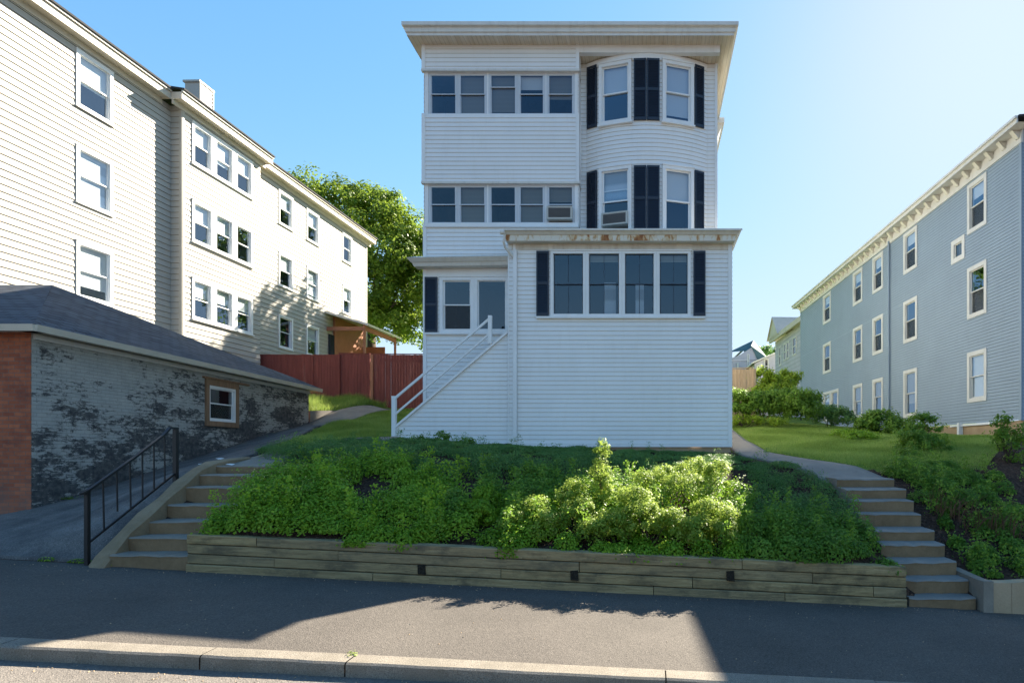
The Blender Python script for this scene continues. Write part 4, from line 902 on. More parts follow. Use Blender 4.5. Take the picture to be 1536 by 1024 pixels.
cFR = (xr(yF), yF, zE); cBR = (xr(yB), yB, zE); cFL = (-16.9, yF, zE); cBL = (-16.9, yB, zE)
def face_sag(pts, ux):
    rfm.face(pts, uv=sloped(pts, pts[0], ux))
# right slope subdivided with a little sag so that the courses wave
def tri_sub(a, b, c, n, ux, sag=.0):
    a, b, c = map(Vector, (a, b, c)); g = {}
    for i in range(n+1):
        for j in range(n+1-i):
            p = a+(b-a)*(i/n)+(c-a)*(j/n); h = sag*(math.sin(p.y*1.7)+math.sin(p.y*4.1+p.x*2)*.5) if 0 < i < n and 0 < j and i+j < n else (sag*.6*math.sin(p.y*1.3) if i+j == n or i == 0 else 0)
            g[i, j] = p+Vector((0, 0, h*(1 if j > 0 else 0)))
    o = a
    def em(q):
        pts = [tuple(v) for v in q]; rfm.face(pts, uv=sloped(pts, a, ux, NRM))
    for i in range(n):
        for j in range(n-i):
            em((g[i,j], g[i+1,j], g[i,j+1]))
            if i+j < n-1: em((g[i+1,j], g[i+1,j+1], g[i,j+1]))
tri_sub(cFR, cBR, Pk, 18, (cBR[0]-cFR[0], cBR[1]-cFR[1], 0), .022)
face_sag([cFL, cFR, Pk, PL], (1,0,0)); face_sag([cBR, cBL, PL, Pk], (-1,0,0))
gr = rfm.build('roof', M['shingle'], ga_)
m = MB()
def fas(a, b, h=.13, th=.03):
    a = Vector(a); b = Vector(b); dd = (b-a).normalized(); n = Vector((dd.y, -dd.x, 0))*th
    m.hexa([tuple(a-Vector((0,0,h))), tuple(b-Vector((0,0,h))), tuple(b+n-Vector((0,0,h))), tuple(a+n-Vector((0,0,h))), tuple(a-Vector((0,0,.012))), tuple(b-Vector((0,0,.012))), tuple(b+n*1.8-Vector((0,0,.012))), tuple(a+n*1.8-Vector((0,0,.012)))])
fas(cFL, cFR); fas(cFR, cBR); fas(cBR, cBL)
m.face([(gx(yF)-.1,yF+.01,zE-.1),(xr(yF),yF,zE-.1),(xr(yB),yB,zE-.1),(gx(yB)-.1,yB,zE-.1)]); m.face([(-16.9,yF,zE-.1),(xr(yF)-.1,yF,zE-.1),(xr(yF)-.1,11.05,zE-.1),(-16.9,11.05,zE-.1)]); m.build('eave', M['trim_cream'], ga_)
m = MB(G0); m.box(.03, gE, .001, .05, GZ-.14, GZ-.04); m.build('frieze_board', M['white_aged'], ga_)

# ------------------------------------------------------------------ fences
rfn = thing('fence', (-11, 26, 4), 'tall red painted board fence closing the yard behind the driveway', 'fence')
fp = [(px2(380,25.6)-3, 25.6), (px2(508,25.9), 25.9), (px2(555,26), 26.0), (-7.35, 26.1)]; zt = pz(531, 26)
def fence_run(root, a, b, zt_a, zt_b, bw, mat, zb=3.2, gap=.006):
    L = math.hypot(b[0]-a[0], b[1]-a[1]); fr = Frame(a, (b[0]-a[0], b[1]-a[1]), ((b[1]-a[1]), -(b[0]-a[0]))); m = MB(fr); n = int(L/bw)
    for i in range(n):
        s = L*i/n; e = random.uniform(-.006, .006); zz = zt_a+(zt_b-zt_a)*i/n+random.uniform(-.008, .008); m.box(s+gap/2, s+L/n-gap/2, e-.02, e, zb, zz)
    m.box(0, L, -.07, -.025, zb+.5, zb+.6); m.box(0, L, -.07, -.025, zt_a-.3, zt_a-.2); m.box(0, L, -.04, .015, zt_a+.01, zt_a+.04); m.build('board_panel', mat, root)
fence_run(rfn, fp[0], fp[1], zt-.09, zt-.03, .12, M['redfence']); fence_run(rfn, fp[1], fp[2], zt, zt, .12, M['redfence']); fence_run(rfn, (fp[2][0]+.05, fp[2][1]), fp[3], zt-.01, zt-.03, .12, M['redfence'])
for px in (470, 509, 557): m = MB(); x = px2(px, 25.9); m.box(x-.05, x+.05, 25.82 if px != 557 else 25.93, 25.9 if px != 557 else 26.03, 3.4, zt-(.1 if px == 470 else .03)); m.build('post', M['redfence'] if px != 557 else M['brownwood'], rfn)
tfn = thing('fence', (3.2, 24, 3.3), 'bare tan wooden board fence beside the back corner of the white house', 'fence')
fence_run(tfn, (2.12, 24.7), (px2(1130,24), 24), pz(552,24), pz(553,24), .14, M['tanfence'], 2.9)
m = MB(); x = px2(1130,24); m.box(x-.0, x+.1, 23.95, 24.06, 3, pz(553,24)); m.build('post', M['tanfence'], tfn)

# ------------------------------------------------------------------ distant houses
def simple_win(house, fr, s0, s1, z0, z1):
    m = MB(fr); t = .1; m.box(s0, s0+t, 0, .05, z0, z1); m.box(s1-t, s1, 0, .05, z0, z1); m.box(s0+t, s1-t, 0, .049, z1-t, z1); m.box(s0+t, s1-t, 0, .049, z0, z0+t); m.box(s0+t, s1-t, 0, .045, (z0+z1)/2-.03, (z0+z1)/2+.03)
    w = m.build('window', M['white_aged'], house); g = MB(fr); g.face([(s0+t,.02,z0+t),(s1-t,.02,z0+t),(s1-t,.02,z1-t),(s0+t,.02,z1-t)]); g.build('pane', M['dark_pane'], w)
s_ = NT('dark_pane'); s_.col((.03,.035,.045)); s_.rough(.08, .6); M['dark_pane'] = s_.m
h = thing('house', (12, 46, 4), 'distant light gray house with cream gabled roof beyond the blue gray house', 'house')
d = (-43/900, 1); D0 = Frame((10.5, 42), d, (-d[1], d[0])); e0, e1 = D0.s(1206), D0.s(1163)
m = MB(D0); siding(m, e0-2, e1, 2, 10.9, e=.3, d=.02); m.build('wall', [M['far_gray'], M['blue_lip']], h)
ff = Frame(D0.P(e1, 0, 0)[:2], (-D0.n[0], -D0.n[1]), D0.u); m = MB(ff); m.face([(0,0,2),(8,0,2),(8,0,10.9),(0,0,10.9)]); m.build('wall', M['far_gray'], h)
ff = Frame(D0.P(e0-2, 0, 0)[:2], (-D0.n[0], -D0.n[1]), (-D0.u[0], -D0.u[1])); m = MB(ff); m.face([(0,0,2),(8,0,2),(8,0,10.9),(0,0,10.9)]); m.build('wall', M['far_gray'], h)
m = MB(D0); m.box(e0-2, e1+.3, .3, .45, 10.85, 11.15); slab(m, e0-2, e1+.3, .45, -4, 11.15, 1.2); slab(m, e0-2, e1+.3, -8.2, -4, 11.15, 1.2)
q = e1-1.3; m.face([(q-1.4,.5,11.1),(q+1.6,.5,11.1),(q+.1,.5,12.6)]); m.face([(q-1.6,.6,11.05),(q+.1,.6,12.7),(q+.1,-4,12.7),(q-1.6,-4,11.05)]); m.face([(q+.1,.6,12.7),(q+1.8,.6,11.05),(q+1.8,-4,11.05),(q+.1,-4,12.7)]); m.build('roof', M['far_cream'], h)
for a, b, c, e in ((1195,1189.5,9.0,10.3),(1184,1180.5,9.0,10.3),(1179.5,1176,9.0,10.3),(1172,1169,8.8,10.3),(1196,1190.5,5.9,7.7),(1181,1178,5.9,7.7),(1170,1166.5,5.9,7.5),(1171,1168,3.6,4.8)): simple_win(h, D0, D0.s(a), D0.s(b), c, e)
h = thing('house', (9.5, 60, 5), 'far small gray house with steep teal roof seen past the tan fence', 'house')
m = MB(); bx = lambda a, b: (px2(a,60), px2(b,60)); x0, x1 = bx(1090, 1139); m.box(x0, x1, 60, 68, 4, pz(540,60)); m.face([(x0,59.9,pz(540,60)),(x1,59.9,pz(540,60)),(px2(1128,60),59.9,pz(521,60)),(px2(1108,60),59.9,pz(533,60))]); m.build('wall', M['far_gray'], h)
m = MB(); ax, az = px2(1129,62), pz(511.5,62); l0, l1 = px2(1096,62), px2(1146,62); m.face([(l0,60.3,pz(541,62)),(ax-1,61,az-.8),(ax,62,az),(ax,68,az),(l0,68,pz(541,62))]); m.face([(l1,59.8,pz(538,60)),(ax,61.5,az),(ax,68,az),(l1,68,pz(538,60))]); m.face([(px2(1126,60),59.8,pz(519,60)),(ax,61.5,az),(l1,59.8,pz(538,60)),(px2(1136,60),59.8,pz(541,60))]); m.face([(ax-2.6,61,az-1.3),(ax,61.5,az),(px2(1126,60),59.8,pz(526,60))]); m.build('roof', M['teal'], h)
f6 = front(59.9); simple_win(h, f6, *bx(1120.5,1124), pz(551,60), pz(531,60)); simple_win(h, f6, *bx(1105,1108), pz(552,60), pz(544,60))
h = thing('house', (11, 55, 5), 'far low pale gray house between the teal roof and the cream gabled house', 'house')
x0, x1 = px2(1132,55), px2(1166,55); m = MB(); m.hexa([(x0,55,4),(x1,55,4),(x1,62,4),(x0,62,4),(x0,55,pz(545,55)),(x1,55,pz(528,55)),(x1,62,pz(528,55)),(x0,62,pz(545,55))]); m.build('wall', M['far_gray'], h)
m = MB(); m.hexa([(x0-.3,54.7,pz(546,55)),(x1,54.7,pz(529,55)),(x1,62,pz(529,55)),(x0-.3,62,pz(546,55)),(x0-.3,54.7,pz(544,55)),(x1,54.7,pz(527,55)),(x1,62,pz(527,55)),(x0-.3,62,pz(544,55))]); m.build('roof', M['gutter'], h)
f6 = front(55); simple_win(h, f6, px2(1146,55), px2(1153,55), pz(560,55), pz(538,55)); simple_win(h, f6, px2(1135,55), px2(1140,55), pz(562,55), pz(548,55))
# ------------------------------------------------------------------ foliage
def leaves(name, C, N, S, mat, parent=None, aspect=.55, rnd=None, fold=.25):
    """one mesh of leaf shaped quads: C centres, N normals, S lengths"""
    n = len(C); N = N/np.maximum(np.linalg.norm(N, axis=1, keepdims=True), 1e-6)
    t = rng.normal(size=(n, 3)); u = t-(t*N).sum(1, keepdims=True)*N; u /= np.maximum(np.linalg.norm(u, axis=1, keepdims=True), 1e-6); v = np.cross(N, u)
    S = S[:, None]; V = np.stack([C-u*S*.5, C+v*S*aspect*.5+N*S*fold*.3+u*S*.05, C+u*S*.5-N*S*fold*.2, C-v*S*aspect*.5+N*S*fold*.3+u*S*.05], 1).reshape(-1, 3)
    og = np.array(ORG.get(parent.name, (0,0,0))) if parent is not None else np.zeros(3)
    V = V-og
    me = bpy.data.meshes.new(name); me.vertices.add(n*4); me.vertices.foreach_set("co", V.astype(np.float32).ravel())
    me.loops.add(n*4); me.loops.foreach_set("vertex_index", np.arange(n*4, dtype=np.int32)); me.polygons.add(n)
    me.polygons.foreach_set("loop_start", (np.arange(n)*4).astype(np.int32)); me.update(calc_edges=True)
    a = me.attributes.new("rnd", 'FLOAT', 'FACE'); r = rng.random(n) if rnd is None else rnd; a.data.foreach_set("value", np.clip(r, 0, 1).astype(np.float32))
    me.materials.append(mat); o = bpy.data.objects.new(name, me); link(o, parent); ORG[o.name] = tuple(og); return o
def unit(n): d = rng.normal(size=(n, 3)); return d/np.linalg.norm(d, axis=1, keepdims=True)
def clump_cloud(lobes, nsub, per, csize, squash=.8, inner=.45, bottom=-.5):
    """sub-clumps spread through ellipsoid lobes, leaves spread round each sub-clump"""
    C = []; Nn = []; Rn = []
    tot = sum(l[3]*l[4]*l[5] for l in lobes)**1 or 1; wsum = sum((l[3]*l[4]*l[5])**(2/3) for l in lobes)
    for (x, y, z, rx, ry, rz) in lobes:
        k = max(2, int(nsub*(rx*ry*rz)**(2/3)/wsum)); d = unit(k); d[:, 2] = np.where(d[:, 2] < bottom, -d[:, 2], d[:, 2])
        rr = rng.uniform(inner, 1.0, (k, 1))**.6*(1+.28*rng.random((k, 1))*(rng.random((k, 1)) < .3)); cc = np.array([x, y, z])+d*rr*np.array([rx, ry, rz]); tone = rng.normal(0, .16, k)
        for c, dd, tn in zip(cc, d, tone):
            q = int(per*rng.uniform(.5, 1.4)); o = unit(q)*rng.random((q, 1))**.45*csize*rng.uniform(.6, 1.35); o[:, 2] *= squash
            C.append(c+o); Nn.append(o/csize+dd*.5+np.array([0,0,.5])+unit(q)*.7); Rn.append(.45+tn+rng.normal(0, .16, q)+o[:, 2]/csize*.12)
    return np.concatenate(C), np.concatenate(Nn), np.concatenate(Rn)
def limbs(m, base, tops, r0, jag=.25):
    for t in tops:
        b = Vector(base); t = Vector(t); pts = [b]; n = 5
        for i in range(1, n+1):
            f = i/n; p = b.lerp(t, f)+Vector((random.uniform(-1,1), random.uniform(-1,1), random.uniform(-.4,.4)))*jag*(t-b).length*.12*(1 if i < n else 0); p.z += 0; pts.append(p)
        m.tube([tuple(p) for p in pts], [r0*(1-.8*i/n) for i in range(n+1)], 6)
def tree(name, label, cat, x, y, zb, trunk_top, r, lobes, nsub, per, csize, leaf, mat, group=None, limbn=9):
    t = thing(name, (x, y, zb), label, cat, group); m = MB(); m.tube([(x,y,zb-.3),(x+.05,y,zb+(trunk_top-zb)*.5),(x,y,trunk_top)], [r*1.3, r, r*.75], 10)
    pick = [lobes[i % len(lobes)] for i in range(limbn)]
    limbs(m, (x,y,trunk_top-.3), [(l[0]+random.uniform(-.4,.4)*l[3], l[1]+random.uniform(-.4,.4)*l[4], l[2]+random.uniform(-.1,.5)*l[5]) for l in pick], r*.55)
    m.build('trunk', M['stump'], t, smooth=True)
    C, N, Rn = clump_cloud(lobes, nsub, per, csize); leaves('crown', C, N, leaf*rng.uniform(.65, 1.3, len(C)), mat, t, .7, Rn); return t
# big tree behind the cream house
def lob(px, py, Y, r, rz=None): return (px2(px,Y), Y+random.uniform(-1.5,1.5), pz(py,Y), r, r, rz or r)
tree('tree', 'large broad leafed tree rising behind the far end of the cream house', 'tree', -20, 43, 4.6, 10.5, .4,
     [lob(475,300,43,1.6),lob(505,293,43,1.7,1.3),lob(540,296,43,1.7,1.2),lob(568,312,43,1.8,1.3),lob(520,335,43,2.4),lob(565,355,43,2.6),lob(600,350,42,1.8,1.5),lob(612,372,42,1.7),lob(590,400,42,2.6),lob(620,420,42,2.2),lob(575,440,42,2.4),lob(610,470,42,2.3),lob(640,390,42,2.2),lob(480,335,44,2.2),lob(585,495,42,2.0),lob(625,500,42,2.0),lob(660,450,42,2.5),lob(560,480,43,2.0),lob(455,290,44,1.0)],
     500, 120, .75, .21, M['leaf_tree'], limbn=14)
tree('tree', 'dense tree standing hidden behind the white house', 'tree', -8.0, 39.5, 4.9, 8.5, .35,
     [(-8.7,39.5,15.0,2.6,2.4,2.4),(-6.4,40,16.8,2.6,2.4,2.2),(-10.4,39.5,12.4,2.2,2.2,2.2),(-7.8,38.5,11.5,3.2,2.6,2.4),(-5,40,14,2.6,2.4,2.6),(-8,40,18.2,1.9,2,1.4),(-12.0,39,9.2,2.2,2,2.0),(-8.5,38.5,9,2.6,2.4,1.8)], 360, 60, .8, .28, M['leaf_tree'])
# far blue green trees
for x, y, z, r, lab in ((px2(1143,75),75,pz(528,75),1.3,'tiny distant tree showing over the roofs right of the teal roof'),(px2(1155,80),80,pz(533,80),1.6,'tiny distant tree between the far gray house and the cream gabled roof')):
    tree('tree', lab, 'tree', x, y, 5.5, z-1, .15, [(x,y,z,r,r,r*.7),(x+r,y,z-.4,r*.8,r,r*.6)], 24, 40, .5, .3, M['leaf_blue'], limbn=3)

# ------------------------------------------------------------------ planted bank
def at(px, py, Ylo, Yhi, h=0.0):
    """ground point seen at a pixel"""
    for Y in np.linspace(Ylo, Yhi, 120):
        x = px2(px, Y); z = Tz(x, Y)+h
        if HC+(PY-py)/FL*Y <= z+1e-6: return x, Y, z-h
    return px2(px, Yhi), Yhi, Tz(px2(px,Yhi), Yhi)
bare = [(*at(650,692,9,15)[:2], 0.75, .5), (*at(770,688,9,15)[:2], 1.1, .4), (*at(545,735,9,15)[:2], .4, .5), (*at(1105,725,9,15)[:2], .4, .8), (*at(775,752,9,15)[:2], .28, .25), (*at(1055,700,9,15)[:2], .6, .3), (*at(940,716,9,15)[:2], .6, .35), (*at(1195,745,9,15)[:2], .35, .45), (*at(1180,715,9,15)[:2], .3, .3), (*at(850,705,9,15)[:2], .5, .3)]
BANK = [(-6.45,8.62),(3.5,8.62),(3.5,12.0),(3.1,13.0),(2.0,14.4),(1.8,14.95),(-6.0,15.0),(-6.7,14.3),(-7.4,13.8),(-8.0,12.6),(-7.3,11.8),(-6.6,11.0),(-6.45,9.5)]
lit_poly = [(-2.9,8.6),(1.25,8.6),(1.55,10.8),(.9,11.2),(-1.0,11.0),(-1.3,10.0),(-2.9,9.7)]
pts = []; tries = 0
while len(pts) < 400 and tries < 20000:
    tries += 1; x = random.uniform(-8, 3.5); y = 8.55+6.4*random.random()**1.15
    if not in_poly(np.array([x]), np.array([y]), BANK)[0]: continue
    if any(((x-b[0])/b[2])**2+((y-b[1])/b[3])**2 < 1 for b in bare): continue
    r = .22 if y < 10.5 else .26
    if any((x-p[0])**2+(y-p[1])**2 < (r*.95)**2 for p in pts): continue
    pts.append((x, y))
Cs, Ns, Rs, Ss = [], [], [], []; Cj, Nj, Rj, Sj = [], [], [], []; Cm, Nm, Rm, Sm = [], [], [], []
big = lambda x, y: .5+.5*math.sin(x*2.4+1.3*math.sin(y*2.1))*math.cos(y*2.2+x*.8)
for x, y in pts:
    if random.random() < .07 and y > 9.3: continue
    lit = in_poly(np.array([x]), np.array([y]), lit_poly)[0]
    if lit and y > 8.9: 
        if random.random() < .5: continue
    hh = (.26+.34*big(x, y))*(1.0 if y < 11 else max(.2, 1-(y-11)*.38)); w = random.uniform(.24, .36)
    if x < -5.0 and 9.2 < y < 12: hh += .10
    if y < 9.0: hh *= .7; w *= .8
    z = Tz(x, y); q = int((1150 if y < 10.5 else 800)*w/.3*random.uniform(.8, 1.2))
    d = unit(q); d[:, 2] = np.abs(d[:, 2])*1.0-.15; rr = rng.uniform(.45, 1.0, (q, 1))**.5
    spike = 1+.5*rng.random((q, 1))*(rng.random((q, 1)) < .16)
    P = np.array([x, y, z+.03])+d*rr*spike*np.array([w, w, hh]); P[:, 2] = np.maximum(P[:, 2], z-.02)
    if y < 8.95: P[:, 1] = np.maximum(P[:, 1], 8.44)
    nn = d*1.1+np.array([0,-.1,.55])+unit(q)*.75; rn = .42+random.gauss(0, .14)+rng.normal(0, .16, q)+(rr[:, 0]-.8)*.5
    s = rng.uniform(.7, 1.3, q)
    if y > 11.0+.5*math.sin(x*2.3) or (x > 1.6 and y > 9.9 and big(x, y) > .4): Cj.append(P); Nj.append(nn); Rj.append(rn); Sj.append(s*.045)
    elif x < -3.2 or lit: Cm.append(P); Nm.append(nn); Rm.append(rn); Sm.append(s*.046)
    else: Cs.append(P); Ns.append(nn); Rs.append(rn); Ss.append(s*.046)
cc = np.concatenate
for _ in range(330):
    x = random.uniform(-8, 3.4); y = 8.7+5.5*random.random()**1.3
    if not in_poly(np.array([x]), np.array([y]), BANK)[0] or any(((x-b[0])/b[2])**2+((y-b[1])/b[3])**2 < .8 for b in bare): continue
    z = Tz(x, y); H = random.uniform(.35, .68)*(1 if y < 11 else .6); q = int(H*190); lx, ly = random.uniform(-.15,.15), random.uniform(-.15,.1); f = rng.random(q)
    P = np.stack([x+lx*f+rng.normal(0, .035+.03*(1-f), q), np.maximum(y+ly*f+rng.normal(0, .04, q), 8.46), z+H*f], -1); nn = unit(q)+np.array([0,-.2,.7]); rn = .5+rng.normal(0, .15, q)+f*.25
    A = (Cj, Nj, Rj, Sj) if y > 11.6 else ((Cm, Nm, Rm, Sm) if x < -3.2 else (Cs, Ns, Rs, Ss)); A[0].append(P); A[1].append(nn); A[2].append(rn); A[3].append(rng.uniform(.8,1.3,q)*.046)
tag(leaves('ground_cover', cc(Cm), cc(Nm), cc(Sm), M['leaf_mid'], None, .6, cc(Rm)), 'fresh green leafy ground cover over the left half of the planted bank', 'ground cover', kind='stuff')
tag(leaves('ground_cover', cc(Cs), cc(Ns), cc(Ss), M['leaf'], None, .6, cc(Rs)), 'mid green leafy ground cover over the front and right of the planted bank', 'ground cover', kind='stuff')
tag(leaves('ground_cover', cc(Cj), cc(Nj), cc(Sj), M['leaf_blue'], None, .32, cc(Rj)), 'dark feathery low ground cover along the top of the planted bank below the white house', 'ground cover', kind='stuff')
# pale sunlit shrubs, each a thing of its own
def shrub(label, lobes, nsub, per, csize, leaf, mat, base=None, asp=.6, stems=5, cat='shrub', name='shrub', bottom=-.5, inner=.45, group=None):
    x = base[0] if base else lobes[0][0]; y = base[1] if base else lobes[0][1]; z = Tz(x, y)
    t = thing(name, (x, y, z), label, cat, group)
    m = MB(); limbs(m, (x, y, z-.05), [(l[0]+random.uniform(-.5,.5)*l[3], l[1]+random.uniform(-.3,.3)*l[4], l[2]+random.uniform(0,.7)*l[5]) for l in (lobes*6)[:stems]], .014+.006*max(l[5] for l in lobes), .5); m.build('stem', M['stump'], t, smooth=True)
    C, N, Rn = clump_cloud(lobes, nsub, per, csize, bottom=bottom, inner=inner); gz = T(C[:, 0], C[:, 1]); C[:, 2] = np.maximum(C[:, 2], gz-.02)
    if y < 9.8: C[:, 1] = np.maximum(C[:, 1], 8.40+rng.random(len(C))*.12)
    leaves('foliage', C, N, leaf*rng.uniform(.65, 1.3, len(C)), mat, t, asp, Rn); return t
def LB(px, py, Y, r, rz): return (px2(px,Y), Y, pz(py,Y), r, r*.9, rz)
shrub('tall narrow pale green shrub sprouting highest in front of the white siding', [LB(902,674,9.9,.14,.17),LB(900,700,9.85,.17,.18),LB(903,722,9.8,.15,.2),LB(908,745,9.7,.18,.22)], 60, 60, .085, .036, M['leaf_light'], stems=7)
shrub('broad pale flowering shrub mound nearest the timber wall, right of the tall narrow shrub', [LB(965,780,9.0,.34,.28),LB(1005,790,8.95,.28,.26),LB(955,750,9.3,.28,.24),LB(920,790,8.95,.26,.24)], 190, 70, .1, .036, M['leaf_light'])
shrub('pale flowering shrub at the right end of the sunlit patch on the bank', [LB(1070,775,9.1,.34,.3),LB(1085,800,8.95,.22,.24),LB(1045,800,8.9,.26,.22)], 150, 70, .1, .036, M['leaf_light'])
shrub('pale speckled shrub spreading highest up the bank behind the front sunlit mounds', [LB(1040,706,10.6,.34,.2),LB(1000,716,10.4,.36,.18),LB(965,722,10.2,.26,.16),LB(1080,715,10.4,.26,.26),LB(1030,730,10.0,.4,.2)], 170, 70, .1, .036, M['leaf_light'])
shrub('rounded light green shrub left of the tall narrow sprout', [LB(860,740,9.7,.24,.24),LB(868,775,9.2,.28,.26),LB(885,800,8.95,.24,.22)], 130, 70, .1, .036, M['leaf_light'])
shrub('low light green shrub with yellow tips at the left of the sunlit patch', [LB(800,765,9.3,.24,.2),LB(770,785,9.05,.2,.18),LB(815,790,9.0,.24,.22)], 110, 70, .1, .036, M['leaf_light'])
shrub('small light green leafy shrub standing alone left of the sunlit patch', [LB(728,745,9.6,.2,.18),LB(722,770,9.3,.22,.2)], 70, 70, .09, .04, M['leaf_mid'])
shrub('tall leafy sprigs standing up against the base of the white side stairs', [LB(630,662,14.6,.22,.14),LB(662,660,14.7,.24,.16),LB(700,666,14.7,.25,.12)], 40, 40, .12, .06, M['leaf'], stems=8)
# right hand bank
shrub('small open branched tree with loose leaves at the far right edge', [LB(1507,640,13,.28,.22),LB(1530,650,13,.24,.26),LB(1495,655,13,.2,.2),LB(1520,675,13,.3,.22),LB(1500,630,13,.2,.12)], 60, 34, .13, .065, M['leaf'], base=(px2(1512,13),13), stems=12, cat='small tree', name='small_tree', bottom=-1)
shrub('tall leafy shrub at the top of the right bank beside the stair landing', [LB(1385,640,15,.45,.32),LB(1370,665,14.7,.45,.35),LB(1400,675,14.4,.45,.35),LB(1362,690,13.9,.35,.25)], 150, 55, .16, .06, M['leaf'], base=(px2(1385,14.6),14.6), stems=9)
shrub('dark leafy shrub under the blue gray house windows beside the blue downpipe', [LB(1320,635,20,.65,.42),LB(1345,645,19.5,.5,.35),LB(1300,640,20,.4,.3)], 120, 55, .22, .085, M['leaf'], stems=8)
shrub('dark rounded shrub between the hedge and the blue gray house wall', [LB(1240,625,23,.6,.36),LB(1265,627,22.5,.5,.34)], 110, 55, .22, .085, M['leaf_blue'], asp=.5)
shrub('grass green low shrub in the lawn below the blue gray house windows', [LB(1290,655,17.5,.5,.13),LB(1262,652,18,.4,.1)], 70, 50, .15, .07, M['leaf_mid'])
shrub('long dark green hedge at the back of the right hand lawn', [LB(x_,608+3*math.sin(x_),22,.62,.50) for x_ in range(1105,1215,17)]+[LB(1200,612,21.4,.55,.55)], 420, 60, .22, .085, M['leaf'], name='hedge', cat='hedge', stems=14, inner=.7)
shrub('bright yellow green vine thicket above the dark hedge beside the tan fence', [LB(1142,568,24.5,.5,.45),LB(1165,578,24.5,.6,.4),LB(1185,572,25,.5,.42),LB(1150,590,24.2,.8,.4),LB(1180,592,24.2,.5,.4)], 200, 55, .22, .1, M['leaf_vine'], name='vine_thicket', cat='vines', stems=8)
shrub('yellow green weeds at the foot of the dark hedge', [LB(1112,630,21.2,.35,.2),LB(1135,632,21.2,.35,.18),LB(1165,634,21,.4,.15)], 70, 45, .15, .06, M['leaf_vine'], name='weed_clump', cat='weeds')
Cs, Ns, Rs, Ss = [], [], [], []
def dome(x, y, w, hh, q, leaf):
    z = Tz(x, y); d = unit(q); d[:, 2] = np.abs(d[:, 2])-.1; rr = rng.uniform(.4, 1.0, (q, 1))**.5
    Cs.append(np.array([x, y, z])+d*rr*np.array([w, w, hh])); Ns.append(d+np.array([0,0,.6])+unit(q)*.8); Rs.append(.4+random.gauss(0, .13)+rng.normal(0, .17, q)); Ss.append(rng.uniform(.7, 1.3, q)*leaf)
rb = [(5.0,12.2,.3,.3),(5.15,11.6,.28,.35),(5.05,11.0,.25,.3),(5.4,11.9,.4,.4),(5.7,12.4,.35,.3),(5.5,11.2,.35,.4),(5.9,11.7,.35,.35),(6.1,12.6,.35,.25),(5.8,10.8,.35,.35),(6.2,11.1,.3,.3),(6.3,10.5,.35,.3),(6.7,10.1,.35,.3),(6.9,10.7,.3,.2),(6.5,9.6,.3,.3),(6.9,9.4,.35,.3),(7.3,9.8,.3,.25),(5.5,9.0,.25,.25),(5.8,8.8,.25,.22),(6.2,8.85,.3,.25),(5.3,9.5,.25,.3),(5.7,9.4,.28,.25),(6.6,8.8,.3,.2),(7.1,8.9,.35,.25),(7.6,9.2,.4,.3),(5.0,10.2,.15,.25),(5.05,9.7,.15,.2),(6.9,12.0,.25,.18),(8.3,9.4,.4,.3),(8.0,10.4,.4,.3),(8.9,9.8,.5,.3),(5.0,8.95,.12,.12)]
rb += [(5.2,10.6,.25,.35),(5.5,10.3,.25,.3),(5.9,10.2,.22,.25),(6.0,9.9,.2,.2),(5.35,12.6,.35,.35),(6.4,12.0,.3,.25),(5.6,9.8,.22,.25),(7.6,10.8,.3,.25),(6.6,11.6,.3,.3),(6.0,9.0,.3,.25),(7.2,9.2,.3,.3),(5.15,9.2,.15,.2)]
for x, y, w, hh in rb:
    for _ in range(2): dome(x+random.uniform(-.15,.15), y+random.uniform(-.15,.15), w*random.uniform(.7,1), hh*random.uniform(.7,1), int(700*w/.3), .042)
for _ in range(150):
    x0_, y0_, w_, h_ = random.choice(rb); x = x0_+random.gauss(0, .25); y = max(8.75, y0_+random.gauss(0, .25)); x = max(x, 4.95)
    z = Tz(x, y); H = random.uniform(.15, .5); q = int(H*150); lx, ly = random.uniform(-.2,.2), random.uniform(-.2,.1); f = rng.random(q)
    Cs.append(np.stack([x+lx*f+rng.normal(0, .03+.04*(1-f), q), y+ly*f+rng.normal(0, .04, q), z+H*f], -1)); Ns.append(unit(q)+np.array([0,-.2,.7])); Rs.append(.5+rng.normal(0, .18, q)+f*.25+random.gauss(0,.15)); Ss.append(rng.uniform(.8,1.3,q)*.045)
tag(leaves('ground_cover', cc(Cs), cc(Ns), cc(Ss), M['leaf'], None, .6, cc(Rs)), 'straggling green ground cover on the bank right of the gray stairs', 'ground cover', kind='stuff')
# dry stems
m = MB()
for cx, cy, n in ((5.15,10.6,70),(5.45,10.2,60),(5.75,10.0,60),(6.05,9.7,50),(6.25,9.35,40)):
    for _ in range(n):
        x = cx+random.uniform(-.2,.2); y = cy+random.uniform(-.3,.3); z = Tz(x, y); a = random.uniform(0, 6.28); l = random.uniform(.2,.5); t = random.uniform(.15,.75)
        m.tube([(x,y,z-.02),(x+math.cos(a)*l*t*.5,y+math.sin(a)*l*t*.4-.05,z+l*.55),(x+math.cos(a)*l*t,y+math.sin(a)*l*t*.7-.1,z+l*(.9-.3*t))], [.006,.005,.002], 4, cap=False)
tag(m.build('dry_stems', M['twig']), 'tangle of dry reddish brown stems on the bank right of the gray stairs', 'dry stems', kind='stuff')
